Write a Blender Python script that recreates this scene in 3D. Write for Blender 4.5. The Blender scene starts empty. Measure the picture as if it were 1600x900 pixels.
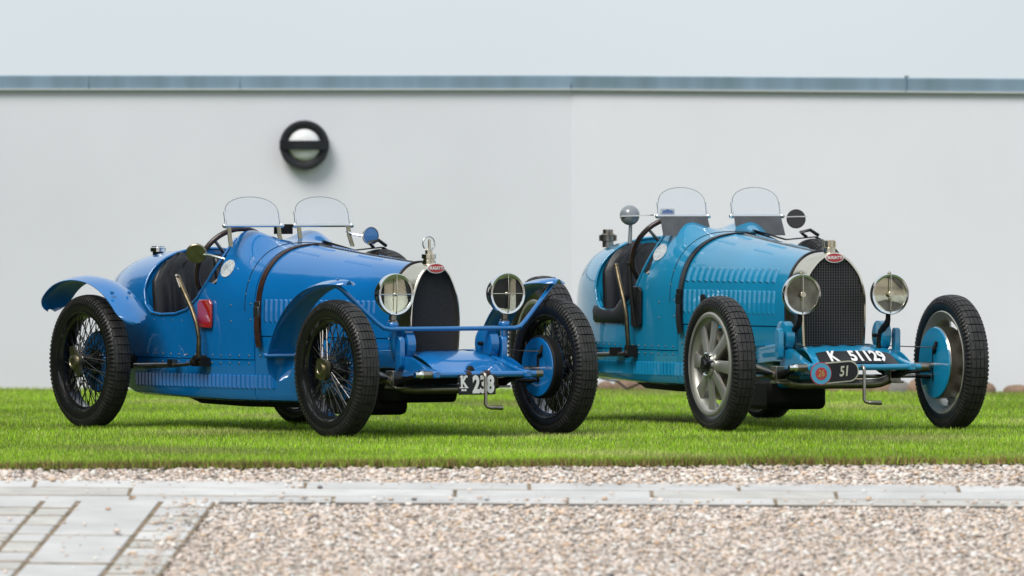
import bpy, math, random
import numpy as np
from mathutils import Vector, Matrix
random.seed(7); rng=np.random.default_rng(11)
SC=bpy.context.scene; COL=SC.collection
PI=math.pi; rad=math.radians

# ------------------------------------------------------------------ camera, world, sun, exposure
CAMH=1.3077; FPX=16020.0; PITCH=math.atan((450-265.4)/FPX)
cd=bpy.data.cameras.new('camera'); cam=bpy.data.objects.new('camera',cd); COL.objects.link(cam)
cam.location=(0,0,CAMH); cam.rotation_euler=(PI/2-PITCH,0,0)
cd.sensor_width=36; cd.lens=36*FPX/1600; cd.clip_start=.5; cd.clip_end=2000
cd.dof.use_dof=True; cd.dof.focus_distance=50.6; cd.dof.aperture_fstop=4.2
SC.camera=cam
SUN_EL=rad(50); SUN_AZ=rad(212)          # azimuth of the sun, clockwise from +Y
w=bpy.data.worlds.new('World'); SC.world=w; w.use_nodes=True
nt=w.node_tree; nt.nodes.clear()
o_=nt.nodes.new('ShaderNodeOutputWorld'); bg=nt.nodes.new('ShaderNodeBackground')
sky=nt.nodes.new('ShaderNodeTexSky'); sky.sky_type='NISHITA'; sky.sun_disc=False
sky.sun_elevation=SUN_EL; sky.sun_rotation=SUN_AZ; sky.air_density=1.0; sky.dust_density=1.5
# thin bright overcast: a cloud layer mixed over the sky, the same everywhere
tc=nt.nodes.new('ShaderNodeTexCoord'); nz=nt.nodes.new('ShaderNodeTexNoise')
nz.inputs['Scale'].default_value=2.2; nz.inputs['Detail'].default_value=5; nz.inputs['Roughness'].default_value=.55
nt.links.new(tc.outputs['Generated'],nz.inputs['Vector'])
cr=nt.nodes.new('ShaderNodeValToRGB'); cr.color_ramp.elements[0].position=.3; cr.color_ramp.elements[1].position=.7
cr.color_ramp.elements[0].color=(6.4,7.3,7.9,1); cr.color_ramp.elements[1].color=(8.6,9.2,9.5,1)
nt.links.new(nz.outputs['Fac'],cr.inputs['Fac'])
mx=nt.nodes.new('ShaderNodeMix'); mx.data_type='RGBA'; mx.inputs[0].default_value=.8
nt.links.new(sky.outputs[0],mx.inputs[6]); nt.links.new(cr.outputs[0],mx.inputs[7])
nt.links.new(mx.outputs[2],bg.inputs['Color']); bg.inputs['Strength'].default_value=.085
nt.links.new(bg.outputs[0],o_.inputs[0])
sl=bpy.data.lights.new('sun','SUN'); so=bpy.data.objects.new('sun',sl); COL.objects.link(so)
sl.energy=2.0; sl.angle=rad(30); sl.color=(1,.95,.88)
sd=Vector((math.sin(SUN_AZ)*math.cos(SUN_EL),math.cos(SUN_AZ)*math.cos(SUN_EL),math.sin(SUN_EL)))
so.rotation_euler=sd.to_track_quat('Z','Y').to_euler()
vs=SC.view_settings; vs.view_transform='Standard'; vs.look='None'; vs.gamma=1; vs.exposure=0.38; vs.use_curve_mapping=False

# ------------------------------------------------------------------ materials
MATS={}
def mat(name,col,rough=.5,metal=0,coat=0,var=0,vscale=8,bump=0,bscale=60,spec=.5,trans=0,ior=1.45,var_col=None,attr=None,rvar=0,emit=None,stretch=None):
    m=bpy.data.materials.new(name); m.use_nodes=True; n=m.node_tree; b=n.nodes['Principled BSDF']
    c=tuple(col)+(1,)
    b.inputs['Base Color'].default_value=c; b.inputs['Roughness'].default_value=rough; b.inputs['Metallic'].default_value=metal
    b.inputs['Specular IOR Level'].default_value=spec; b.inputs['Coat Weight'].default_value=coat; b.inputs['Coat Roughness'].default_value=.03
    b.inputs['Transmission Weight'].default_value=trans; b.inputs['IOR'].default_value=ior
    t=n.nodes.new('ShaderNodeTexCoord'); vec=t.outputs['Object']
    if stretch:
        mp=n.nodes.new('ShaderNodeMapping'); mp.inputs['Scale'].default_value=stretch; n.links.new(vec,mp.inputs[0]); vec=mp.outputs[0]
    if var:
        nn=n.nodes.new('ShaderNodeTexNoise'); nn.inputs['Scale'].default_value=vscale; nn.inputs['Detail'].default_value=6
        n.links.new(vec,nn.inputs['Vector'])
        r=n.nodes.new('ShaderNodeValToRGB'); r.color_ramp.elements[0].position=.3; r.color_ramp.elements[1].position=.72
        vc=var_col or tuple(x*(1-var) for x in col)
        r.color_ramp.elements[0].color=tuple(vc)+(1,); r.color_ramp.elements[1].color=tuple(min(1,x*(1+var*.4)) for x in col)+(1,)
        n.links.new(nn.outputs['Fac'],r.inputs[0]); n.links.new(r.outputs[0],b.inputs['Base Color'])
        if rvar:
            mr=n.nodes.new('ShaderNodeMapRange'); mr.inputs['To Min'].default_value=max(.02,rough-rvar); mr.inputs['To Max'].default_value=rough+rvar
            n.links.new(nn.outputs['Fac'],mr.inputs[0]); n.links.new(mr.outputs[0],b.inputs['Roughness'])
    if attr:
        a=n.nodes.new('ShaderNodeAttribute'); a.attribute_name=attr; n.links.new(a.outputs['Color'],b.inputs['Base Color'])
    if bump:
        nb=n.nodes.new('ShaderNodeTexNoise'); nb.inputs['Scale'].default_value=bscale; nb.inputs['Detail'].default_value=4
        n.links.new(vec,nb.inputs['Vector']); bn=n.nodes.new('ShaderNodeBump'); bn.inputs['Strength'].default_value=bump; bn.inputs['Distance'].default_value=.01
        n.links.new(nb.outputs['Fac'],bn.inputs['Height']); n.links.new(bn.outputs[0],b.inputs['Normal'])
    b.inputs['Coat IOR'].default_value=1.75
    MATS[name]=m; return m
M=MATS
mat('paint_royal',(.003,.155,.46),.30,coat=1,var=.10,vscale=3,bump=.035,bscale=7,spec=.2)
mat('paint_teal',(.006,.245,.455),.30,coat=1,var=.10,vscale=3,bump=.035,bscale=7,spec=.2)
mat('rubber',(.007,.007,.008),.30,var=.4,vscale=20,var_col=(.012,.012,.012),spec=.5)
mat('tread',(.011,.011,.012),.5,var=.5,vscale=30,var_col=(.036,.034,.032))
mat('black_enamel',(.006,.006,.007),.25,coat=.5)
mat('black_metal',(.009,.009,.009),.6,var=.3,vscale=20,spec=.3)
mat('nickel',(.74,.68,.56),.14,metal=1,var=.08,vscale=6)
mat('chrome',(.80,.81,.82),.08,metal=1)
mat('steel',(.36,.33,.29),.32,metal=1,var=.3,vscale=15,var_col=(.2,.17,.14))
mat('brass',(.38,.34,.24),.35,metal=1,var=.3,vscale=30)
mat('screw',(.14,.13,.12),.42,metal=.8)
mat('amber',(.85,.50,.06),.2,trans=.5)
mat('bronze',(.20,.16,.10),.4,metal=1,var=.4,vscale=30)
mat('mirror_grey',(.22,.24,.26),.25,coat=.6)
mat('guard_wire',(.16,.16,.16),.45,metal=.6)
mat('alloy',(.50,.49,.44),.42,metal=.75,var=.18,vscale=12)
mat('leather_black',(.012,.013,.016),.36,var=.3,vscale=9,bump=.08,bscale=50)
mat('leather_brown',(.045,.018,.011),.45,var=.4,vscale=25,bump=.08,bscale=80)
mat('core_dark',(.008,.009,.012),.55,metal=.3,var=.6,vscale=160,var_col=(.03,.033,.04),bump=.6,bscale=420)
mat('wood_dark',(.035,.014,.009),.35,coat=.3,var=.3,vscale=30)
mat('white_enamel',(.78,.78,.78),.35)
mat('plate_black',(.01,.011,.014),.35)
mat('badge_red',(.42,.006,.012),.2,coat=1)
mat('ring_blue',(.05,.33,.55),.3,coat=.6)
mat('gold',(.55,.40,.14),.35,metal=.6)
mat('cream_digit',(.50,.50,.40),.45)
mat('sticker',(.72,.73,.70),.45,var=.15,vscale=90,var_col=(.35,.42,.5))
mat('red_lens',(.40,.012,.01),.15,coat=1)
mat('glass',(.93,.96,1),.0,trans=.95,ior=1.45)
mat('lens_glass',(.98,.99,.97),.01,trans=1,ior=1.3)
mat('reflector',(.92,.87,.70),.06,metal=1)
mat('grey_panel',(.085,.09,.10),.45,var=.3,vscale=12)
mat('sticker_blue',(.03,.16,.55),.4)
mat('wall_plaster',(.79,.80,.865),.9,var=.06,vscale=.7,bump=.05,bscale=90)
mat('zinc_light',(.55,.58,.58),.4,metal=.3)
mat('zinc',(.24,.335,.43),.42,metal=.4,var=.35,vscale=2.5,var_col=(.20,.29,.35),stretch=(3,1,.3),rvar=.08)
mat('lamp_black',(.012,.014,.018),.45)
mat('lamp_dome',(.78,.79,.80),.3)
mat('lawn_soil',(.06,.10,.015),.95,var=.5,vscale=6,var_col=(.05,.07,.018),bump=.5,bscale=80)
mat('soil',(.10,.055,.03),.95,var=.5,vscale=25,bump=.5,bscale=80)
mat('grass',(.1,.2,.02),.55,attr='col',spec=.3)
mat('pebbles',(.4,.35,.3),.75,attr='col',spec=.35)
mat('gravel_base',(.40,.35,.30),.95,var=.5,vscale=60,bump=.8,bscale=120)
mat('paving',(.60,.59,.585),.8,var=.16,vscale=4,bump=.25,bscale=40)
mat('paving_warm',(.57,.55,.52),.82,var=.2,vscale=6,bump=.3,bscale=40)
mat('paving_light',(.66,.65,.64),.8,var=.14,vscale=5,bump=.25,bscale=40)
mat('joint',(.30,.215,.15),.95,var=.6,vscale=15,var_col=(.10,.09,.05),bump=.4,bscale=90)
mat('cobble',(.30,.20,.14),.8,var=.4,vscale=14,bump=.4,bscale=40)
mat('cobble_grey',(.27,.25,.23),.8,var=.4,vscale=14,bump=.4,bscale=40)
mat('leaf',(.085,.14,.028),.55,var=.4,vscale=1.5); mat('bark',(.06,.045,.03),.9,var=.4,vscale=12,bump=.6,bscale=30)
# translucent blades: light passes through grass
for nm in ('grass','leaf'):
    n=M[nm].node_tree; b=n.nodes['Principled BSDF']; tr=n.nodes.new('ShaderNodeBsdfTranslucent'); ms=n.nodes.new('ShaderNodeMixShader'); ms.inputs[0].default_value=.28
    src=[l.from_socket for l in n.links if l.to_socket==b.inputs['Base Color']][0]
    n.links.new(src,tr.inputs[0]); n.links.new(b.outputs[0],ms.inputs[1]); n.links.new(tr.outputs[0],ms.inputs[2]); n.links.new(ms.outputs[0],n.nodes['Material Output'].inputs[0])

# ------------------------------------------------------------------ mesh helpers
class MB:
    def __init__(s): s.v=[]; s.f=[]
    def add(s,vs,fs):
        k=len(s.v); s.v+=[tuple(p) for p in vs]; s.f+=[tuple(i+k for i in f) for f in fs]; return s
    def box(s,c,d,R=None):
        hx,hy,hz=d[0]/2,d[1]/2,d[2]/2; vs=[]
        for x in (-hx,hx):
            for y in (-hy,hy):
                for z in (-hz,hz):
                    p=Vector((x,y,z)); p=R@p if R else p; vs.append((p.x+c[0],p.y+c[1],p.z+c[2]))
        return s.add(vs,[(0,1,3,2),(4,6,7,5),(0,4,5,1),(2,3,7,6),(0,2,6,4),(1,5,7,3)])
    def tube(s,pts,r,seg=10,closed=False,cap=True):
        P=[Vector(p) for p in pts]; n=len(P); rs=r if isinstance(r,(list,tuple)) else [r]*n
        T=[]
        for i in range(n):
            a=P[(i-1)%n] if (closed or i>0) else P[i]; b=P[(i+1)%n] if (closed or i<n-1) else P[i]
            T.append((b-a).normalized())
        up=Vector((0,0,1)) if abs(T[0].z)<.9 else Vector((1,0,0))
        nrm=T[0].cross(up).normalized(); vs=[]; fs=[]
        for i in range(n):
            nrm=(nrm-T[i]*nrm.dot(T[i])).normalized(); bi=T[i].cross(nrm)
            for k in range(seg):
                a=2*PI*k/seg; vs.append(P[i]+nrm*math.cos(a)*rs[i]+bi*math.sin(a)*rs[i])
        m=n if closed else n-1
        for i in range(m):
            for k in range(seg):
                j=(i+1)%n; fs.append((i*seg+k,i*seg+(k+1)%seg,j*seg+(k+1)%seg,j*seg+k))
        if cap and not closed: fs+= [tuple(range(seg))[::-1],tuple((n-1)*seg+k for k in range(seg))]
        return s.add(vs,fs)
    def lathe(s,prof,axis='x',c=(0,0,0),seg=32,closed=False,R=None):
        vs=[];fs=[];n=len(prof)
        for (a,r) in prof:
            for k in range(seg):
                t=2*PI*k/seg; u,v=r*math.cos(t),r*math.sin(t)
                p=Vector({'x':(a,u,v),'y':(u,a,v),'z':(u,v,a)}[axis]); p=R@p if R else p
                vs.append((p.x+c[0],p.y+c[1],p.z+c[2]))
        for i in range(n if closed else n-1):
            j=(i+1)%n
            for k in range(seg): fs.append((i*seg+k,i*seg+(k+1)%seg,j*seg+(k+1)%seg,j*seg+k))
        if not closed:
            if prof[0][1]>1e-6: fs.append(tuple(range(seg))[::-1])
            if prof[-1][1]>1e-6: fs.append(tuple((n-1)*seg+k for k in range(seg)))
        return s.add(vs,fs)
    def loft(s,rings,closed=True,caps=True):
        n=len(rings[0]); vs=[p for r in rings for p in r]; fs=[]
        for i in range(len(rings)-1):
            for k in range(n if closed else n-1):
                fs.append((i*n+k,i*n+(k+1)%n,(i+1)*n+(k+1)%n,(i+1)*n+k))
        if caps and closed: fs+=[tuple(range(n))[::-1],tuple((len(rings)-1)*n+k for k in range(n))]
        return s.add(vs,fs)
    def prism(s,poly,d,fn):            # extrude a 2-D outline; fn maps (u,v,depth) to a point
        n=len(poly); vs=[fn(u,v,0) for u,v in poly]+[fn(u,v,d) for u,v in poly]
        fs=[tuple(range(n)),tuple(range(2*n-1,n-1,-1))]+[(i,i+n,(i+1)%n+n,(i+1)%n) for i in range(n)]
        return s.add(vs,fs)
    def strip(s,C,N,Wd,wid,th):       # ribbon: centre points, normals, width direction
        rings=[]
        for c,n,wd in zip(C,N,Wd):
            c=Vector(c);n=Vector(n).normalized();wd=Vector(wd).normalized()
            rings.append([c-wd*wid/2-n*th/2,c+wd*wid/2-n*th/2,c+wd*wid/2+n*th/2,c-wd*wid/2+n*th/2])
        return s.loft(rings)
    def sphere(s,c,r,seg=16,rings=10,sq=(1,1,1)):
        prof=[(-math.cos(PI*i/rings),max(1e-7,math.sin(PI*i/rings))) for i in range(rings+1)]
        k=len(s.v); s.lathe(prof,'z',(0,0,0),seg)
        s.v[k:]=[(c[0]+x*r*sq[0],c[1]+y*r*sq[1],c[2]+z*r*sq[2]) for x,y,z in s.v[k:]]; return s
    def mesh(s,name,m,smooth=35):
        me=bpy.data.meshes.new(name); me.from_pydata(s.v,[],s.f)
        import bmesh
        bm=bmesh.new(); bm.from_mesh(me); bmesh.ops.recalc_face_normals(bm,faces=bm.faces); bm.to_mesh(me); bm.free()
        if m: me.materials.append(M[m])
        if smooth: 
            me.shade_smooth(); me.set_sharp_from_angle(angle=rad(smooth))
        return me
    def build(s,name,m,parent=None,smooth=35,**k): return link(name,s.mesh(name,m,smooth),parent,**k)
def link(name,me,parent=None,loc=None,rot=None):
    o=bpy.data.objects.new(name,me); COL.objects.link(o)
    if parent: o.parent=parent
    if loc: o.location=loc
    if rot: o.rotation_euler=rot
    return o
def tag(o,label=None,cat=None,group=None,kind=None):
    for k,v in (('label',label),('category',cat),('group',group),('kind',kind)):
        if v: o[k]=v
    return o
def stuff(o): o['kind']='stuff'; return o
def bevel(o,wd,seg=2):
    b=o.modifiers.new('bevel','BEVEL'); b.width=wd; b.segments=seg; b.limit_method='ANGLE'; return o
def np_mesh(name,V,F,m,colors=None,smooth=False):
    me=bpy.data.meshes.new(name); nf,k=F.shape
    me.vertices.add(len(V)); me.vertices.foreach_set('co',V.astype(np.float32).ravel())
    me.loops.add(nf*k); me.loops.foreach_set('vertex_index',F.astype(np.int32).ravel())
    me.polygons.add(nf); me.polygons.foreach_set('loop_start',np.arange(0,nf*k,k,dtype=np.int32)); me.polygons.foreach_set('loop_total',np.full(nf,k,dtype=np.int32))
    if smooth: me.polygons.foreach_set('use_smooth',np.ones(nf,dtype=bool))
    me.update(); me.validate()
    if colors is not None:
        a=me.color_attributes.new('col','FLOAT_COLOR','POINT'); a.data.foreach_set('color',np.c_[colors,np.ones(len(colors))].astype(np.float32).ravel())
    me.materials.append(M[m]); return me
def text_mesh(name,body,size,m,sx=1.0,bold=0.0,depth=.0015):
    cu=bpy.data.curves.new(name,'FONT'); cu.body=body; cu.size=size; cu.align_x='CENTER'; cu.align_y='CENTER'; cu.offset=bold; cu.extrude=depth; cu.resolution_u=3
    ob=bpy.data.objects.new(name,cu); COL.objects.link(ob)
    me=bpy.data.meshes.new_from_object(ob); bpy.data.objects.remove(ob); bpy.data.curves.remove(cu)
    me.name=name; me.transform(Matrix.Diagonal((sx,1,1,1))); me.materials.clear(); me.materials.append(M[m]); return me
def hermite(xs,ys):
    n=len(xs); d=[0]*n
    for i in range(n):
        a=max(0,i-1); b=min(n-1,i+1); d[i]=(ys[b]-ys[a])/(xs[b]-xs[a])
    def f(x):
        if x<=xs[0]: return ys[0]
        if x>=xs[-1]: return ys[-1]
        i=max(j for j in range(n-1) if xs[j]<=x); h=xs[i+1]-xs[i]; t=(x-xs[i])/h
        return (2*t**3-3*t*t+1)*ys[i]+(t**3-2*t*t+t)*h*d[i]+(-2*t**3+3*t*t)*ys[i+1]+(t**3-t*t)*h*d[i+1]
    return f

# ------------------------------------------------------------------ ground, lawn, gravel, paving
def edge_y(X): return 45.68+.173*X
def gz(X,Y): return -.025-min(.355,.08*max(0.0,edge_y(X)-Y))
g=MB().add([(-300,-150,-.42),(300,-150,-.42),(300,500,-.42),(-300,500,-.42)],[(0,1,2,3)])
tag(g.build('ground','gravel_base',smooth=0),kind='structure')
xs=np.linspace(-16,16,161); rows=[]
lv=[];lf=[]
for i,x in enumerate(xs):
    ey=edge_y(x)+.018*math.sin(x*7.3)+.012*math.sin(x*17.1+1)+.01*math.sin(x*41)
    lv+=[(x,ey-.015,-.30),(x,ey,-.012),(x,ey+.05,0),(x,63.5,0)]
for i in range(len(xs)-1):
    for k in range(3): a=i*4+k; lf.append((a,a+4,a+5,a+1))
lawn=tag(MB().add(lv,lf).build('lawn','lawn_soil',smooth=0),kind='structure')
gv=[];gf=[]; ny=26
for i,x in enumerate(np.linspace(-16,16,81)):
    for j in range(ny): y=edge_y(x)+.1-(j*.2 if j<ny-1 else 60); gv.append((x,y,gz(x,y)))
for i in range(80):
    for j in range(ny-1): a=i*ny+j; gf.append((a,a+1,a+ny+1,a+ny))
tag(MB().add(gv,gf).build('gravel_bed','gravel_base',smooth=60),kind='structure')
# paving: a long band of flags and, to the left, a path of slabs and setts running towards the camera
def slope_z(X,Y): return gz(X,Y)
pav=tag(MB().build('paving','joint'),kind='structure')
def on_paving(X,Y):
    b0=44.16+.075*X; t0=44.92+.075*X
    if b0+.0<Y<t0-.005: return True
    if Y<=b0 and X<-1.295+(Y-44.15)*.055: return True
    return False
jm=MB()
for i in range(60):
    xa,xb=-6+.2*i,-6+.2*(i+1)
    def q(x,y): return (x,y,slope_z(x,y)+.0178)
    jm.add([q(xa,44.14+.075*xa),q(xb,44.14+.075*xb),q(xb,44.93+.075*xb),q(xa,44.93+.075*xa)],[(0,1,2,3)])
for j in range(16):
    ya,yb=44.1-.2*j,44.1-.2*(j+1)
    def q(x,y): return (x,y,slope_z(x,y)+.0173)
    xr=lambda y:-1.27+(y-44.15)*.055
    jm.add([q(-6,ya),q(xr(ya),ya),q(xr(yb),yb),q(-6,yb)],[(0,1,2,3)])
tag(jm.build('bed_of_paving','joint',pav,smooth=0))
def slab(P,m,name='paving_slab',h=.014):
    """P: four ground corners, anticlockwise"""
    c=[sum(p[k] for p in P)/4 for k in (0,1)]; top=[];mid=[];bot=[]
    j=random.uniform(-.0005,.004)
    for p in P:
        z=slope_z(*p)+.006+j+random.uniform(-.001,.001); u=Vector((p[0]-c[0],p[1]-c[1],0)); L=u.length; s=(L-.008)/L
        top.append((c[0]+u.x*s,c[1]+u.y*s,z+h)); mid.append((p[0],p[1],z+h-.006)); bot.append((p[0],p[1],z-.02))
    return MB().loft([bot,mid,top]).build(name,m,pav,smooth=0)
pm=['paving','paving','paving_light','paving_warm']
x0=-5.6
for r,(a,b) in enumerate(((.0,.20),(.235,.49),(.525,.77))):
    x=x0+r*.31
    while x<5.2:
        L=random.uniform(.7,1.25) if r!=1 else random.uniform(.8,1.5)
        e=.005; y=lambda X,t:44.15+.075*X+t
        slab([(x+e,y(x,a)),(x+L-e,y(x+L,a)),(x+L-e,y(x+L,b)),(x+e,y(x,b))],random.choice(pm)); x+=L
def col_path(xa,xb,lens,m,nm):
    y=44.10
    k=0
    while y>41.0:
        L=lens[k%len(lens)]*random.uniform(.96,1.04); k+=1
        f=lambda X,Y:(X+(Y-44.15)*.055,Y+.075*(X+1.5))
        g_=.005
        gy=.038
        slab([f(xa+g_,y-L+gy),f(xb-g_,y-L+gy),f(xb-g_,y-gy),f(xa+g_,y-gy)],random.choice(m),nm); y-=L
col_path(-1.845,-1.505,(1.30,1.02,1.1),['paving','paving'],'paving_slab')
col_path(-1.495,-1.275,(.30,.32,.28),['paving_light','paving','paving_warm'],'paving_sett')
for a,b in ((-2.0,-1.857),(-2.35,-2.01)): col_path(a,b,(.33,.29,.36),pm,'paving_sett')
for a,b in ((-2.70,-2.36),(-3.05,-2.71),(-3.4,-3.06)): col_path(a,b,(.55,.62),pm,'paving_slab')
# gravel stones, far too many to count
def ico():
    t=(1+5**.5)/2; v=np.array([(-1,t,0),(1,t,0),(-1,-t,0),(1,-t,0),(0,-1,t),(0,1,t),(0,-1,-t),(0,1,-t),(t,0,-1),(t,0,1),(-t,0,-1),(-t,0,1)],float)
    f=np.array([(0,11,5),(0,5,1),(0,1,7),(0,7,10),(0,10,11),(1,5,9),(5,11,4),(11,10,2),(10,7,6),(7,1,8),(3,9,4),(3,4,2),(3,2,6),(3,6,8),(3,8,9),(4,9,5),(2,4,11),(6,2,10),(8,6,7),(9,8,1)])
    return v/np.linalg.norm(v[0]),f
IV,IF=ico()
N=96000
X=rng.uniform(-3.4,3.4,N); Y=edge_y(X)+.03-rng.uniform(0,1,N)*4.6
keep=np.array([not on_paving(a,b) or rng.uniform()<(.006 if on_paving(a+.16,b) and on_paving(a,b+.1) and on_paving(a,b-.1) else .10 if on_paving(a+.07,b) else .30) for a,b in zip(X,Y)]); X,Y=X[keep],Y[keep]; n=len(X)
Z=np.array([gz(a,b) for a,b in zip(X,Y)])
onp=np.array([on_paving(a,b) for a,b in zip(X,Y)]); Z=Z+np.where(onp,.022,0)
sz=np.clip(rng.lognormal(math.log(.0079),.36,n),.0035,.019)
q=rng.normal(size=(n,4)); q/=np.linalg.norm(q,axis=1)[:,None]; a,b,c,d=q.T
R=np.stack([np.stack([1-2*(c*c+d*d),2*(b*c-a*d),2*(b*d+a*c)],-1),np.stack([2*(b*c+a*d),1-2*(b*b+d*d),2*(c*d-a*b)],-1),np.stack([2*(b*d-a*c),2*(c*d+a*b),1-2*(b*b+c*c)],-1)],1)
L=IV[None]*(1+rng.uniform(-.22,.22,(n,12,1)))*rng.uniform(.6,1.25,(n,1,3))
V=np.einsum('nij,nkj->nki',R,L)*sz[:,None,None]; V[:,:,2]*=.55
V+=np.stack([X,Y,Z+sz*.35+rng.uniform(0,.008,n)],-1)[:,None]
pal=np.array([(.56,.475,.42),(.50,.42,.37),(.62,.56,.52),(.44,.37,.32),(.55,.42,.31),(.30,.27,.25),(.62,.60,.58),(.42,.29,.20),(.16,.15,.15)])
ci=rng.choice(len(pal),n,p=[.25,.20,.20,.11,.08,.045,.07,.03,.015]); cc=np.minimum(.85,pal[ci]*rng.uniform(1.1,1.55,(n,1)))
Fc=(IF[None]+12*np.arange(n)[:,None,None]).reshape(-1,3)
stuff(tag(link('gravel_stones',np_mesh('gravel_stones',V.reshape(-1,3),Fc,'pebbles',np.repeat(cc,12,0),True)),'loose beige and brown gravel stones covering the drive before the lawn','gravel'))
# grass blades
def blades(name,N,X,Y,hmin,hmax,pal,lean=.5):
    n=len(X); h=rng.uniform(hmin,hmax,n)*(.75+.5*(np.sin(X*9+np.sin(Y*5))*np.sin(X*4.1+2+Y*2)*.5+.5)); ang=rng.uniform(0,2*PI,n); wd=rng.uniform(.0016,.0032,n)
    ln=rng.normal(0,lean,n)*h; la=rng.uniform(0,2*PI,n)
    dx,dy=np.cos(ang)*wd,np.sin(ang)*wd
    v=np.zeros((n,3,3)); v[:,0]=np.stack([X-dx,Y-dy,np.full(n,-.012)],-1); v[:,1]=np.stack([X+dx,Y+dy,np.full(n,-.012)],-1)
    v[:,2]=np.stack([X+ln*np.cos(la),Y+ln*np.sin(la),h],-1)
    ci=rng.integers(0,len(pal),n); patch=.70+.5*(np.sin(X*2.1+np.sin(Y*1.3)*2)*np.sin(Y*.9+X*.4)*.5+.5)
    dry=np.clip(np.sin(X*3.3+1.7*np.sin(Y*.8))+np.sin(Y*1.9+X*.6)-.9,0,1); c0=np.array(pal)[ci]; c0=c0*(1-.6*dry[:,None])+np.array((.56,.52,.22))*.6*dry[:,None]
    c=c0*rng.choice([.42,.62,.85,1.0,1.2,1.45],(n,1))*patch[:,None]
    return np_mesh(name,v.reshape(-1,3),np.arange(n*3).reshape(-1,3),'grass',np.repeat(c,3,0))
NB=520000; Y=45.6+rng.uniform(0,1,NB)**1.15*15.8; X=rng.uniform(-1,1,NB)*(.05*Y+1.0); k=Y>edge_y(X)+.012*np.sin(X*17.1+1)+.018*np.sin(X*7.3)+.01; X,Y=X[k],Y[k]
stuff(tag(link('grass_blades',blades('grass_blades',NB,X,Y,.006,.024,[(.37,.66,.02),(.42,.70,.03),(.30,.58,.02),(.50,.70,.07),(.62,.70,.22)])),'short bright green mown grass covering the lawn','grass'))
NE=17000; X=rng.uniform(-3.4,3.4,NE); Y=edge_y(X)+.018*np.sin(X*7.3)+.012*np.sin(X*17.1+1)+rng.normal(0.02,.05,NE)
stuff(tag(link('dry_grass_edge',blades('dry_grass_edge',NE,X,Y,.004,.034,[(.32,.20,.09),(.40,.28,.14),(.20,.12,.05),(.24,.34,.05),(.30,.45,.04)],.9)),'brown dry grass fringe along the cut lawn edge','grass'))

# ------------------------------------------------------------------ the white wall with zinc coping
def vwall(p0,p1,zb,zt0,zt1,th,m,name,par):
    d=Vector((p1[0]-p0[0],p1[1]-p0[1],0)).normalized(); nrm=Vector((-d.y,d.x,0))
    a=Vector((p0[0],p0[1],0)); b=Vector((p1[0],p1[1],0)); c=b+nrm*th; e=a+nrm*th
    return MB().add([(a.x,a.y,zb),(b.x,b.y,zb),(c.x,c.y,zb),(e.x,e.y,zb),(a.x,a.y,zt0),(b.x,b.y,zt1),(c.x,c.y,zt1),(e.x,e.y,zt0)],[(0,1,5,4),(1,2,6,5),(2,3,7,6),(3,0,4,7),(4,5,6,7),(0,3,2,1)]).build(name,m,par,smooth=0)
wl=link('garden_wall',None); wl.location=(0,0,0); tag(wl,'long white rendered garden wall with grey zinc coping behind both cars','wall')
K=(.355,61.15); A=(-9.,61.1); B=(9.,58.2)
def wall_top(x): return 1.80 if x<K[0] else 1.80-.010*(x-K[0])
vwall(A,K,-.35,1.80,1.80,.3,'wall_plaster','wall_section',wl); vwall(K,B,-.35,1.80,wall_top(9),.3,'wall_plaster','wall_section',wl)
def coping(p0,p1,z0,z1,seam):
    d=Vector((p1[0]-p0[0],p1[1]-p0[1],0)).normalized(); nr=Vector((-d.y,d.x,0)); rings=[]
    pr=[(-.032,-.003),(-.020,-.007),(-.018,.070),(-.012,.076),(.33,.068),(.33,-.006),(.322,-.006),(.322,.062),(-.008,.064),(-.010,-.002)]
    for p,z in ((p0,z0),(p1,z1)): rings.append([(p[0]+nr.x*a,p[1]+nr.y*a,z+b) for a,b in pr])
    o=MB().loft(rings).build('coping_piece','zinc',wl,smooth=0)
    MB().loft([[(p[0]+nr.x*a,p[1]+nr.y*a,z+b_) for a,b_ in ((-.036,-.012),(-.021,-.012),(-.0215,-.002),(-.0355,-.002))] for p,z in ((p0,z0),(p1,z1))]).build('drip_edge','zinc_light',wl,smooth=0)
    if seam:
        c=Vector((p1[0],p1[1],z1)); R=Matrix.Rotation(math.atan2(d.y,d.x),3,'Z')
        MB().box((c.x-nr.x*.022,c.y-nr.y*.022,c.z+.038),(.012,.014,.098),R).box((c.x+nr.x*.0,c.y+nr.y*.0,c.z+.083),(.012,.05,.010),R).build('coping_seam','zinc',wl,smooth=0)
cx=[-9,-6.4,-4.45,-2.52,-1.70+.08,K[0]]
for a,b in zip(cx[:-1],cx[1:]):
    y=lambda x:A[1]+(K[1]-A[1])*(x-A[0])/(K[0]-A[0]); coping((a,y(a)),(b-.002,y(b)),1.795,1.795,False)
cx=[K[0],2.33,4.4,6.5,9]
for a,b in zip(cx[:-1],cx[1:]):
    y=lambda x:K[1]+(B[1]-K[1])*(x-K[0])/(B[0]-K[0]); coping((a+.003,y(a)),(b-.002,y(b)),wall_top(a)-.005,wall_top(b)-.005,True)
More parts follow.
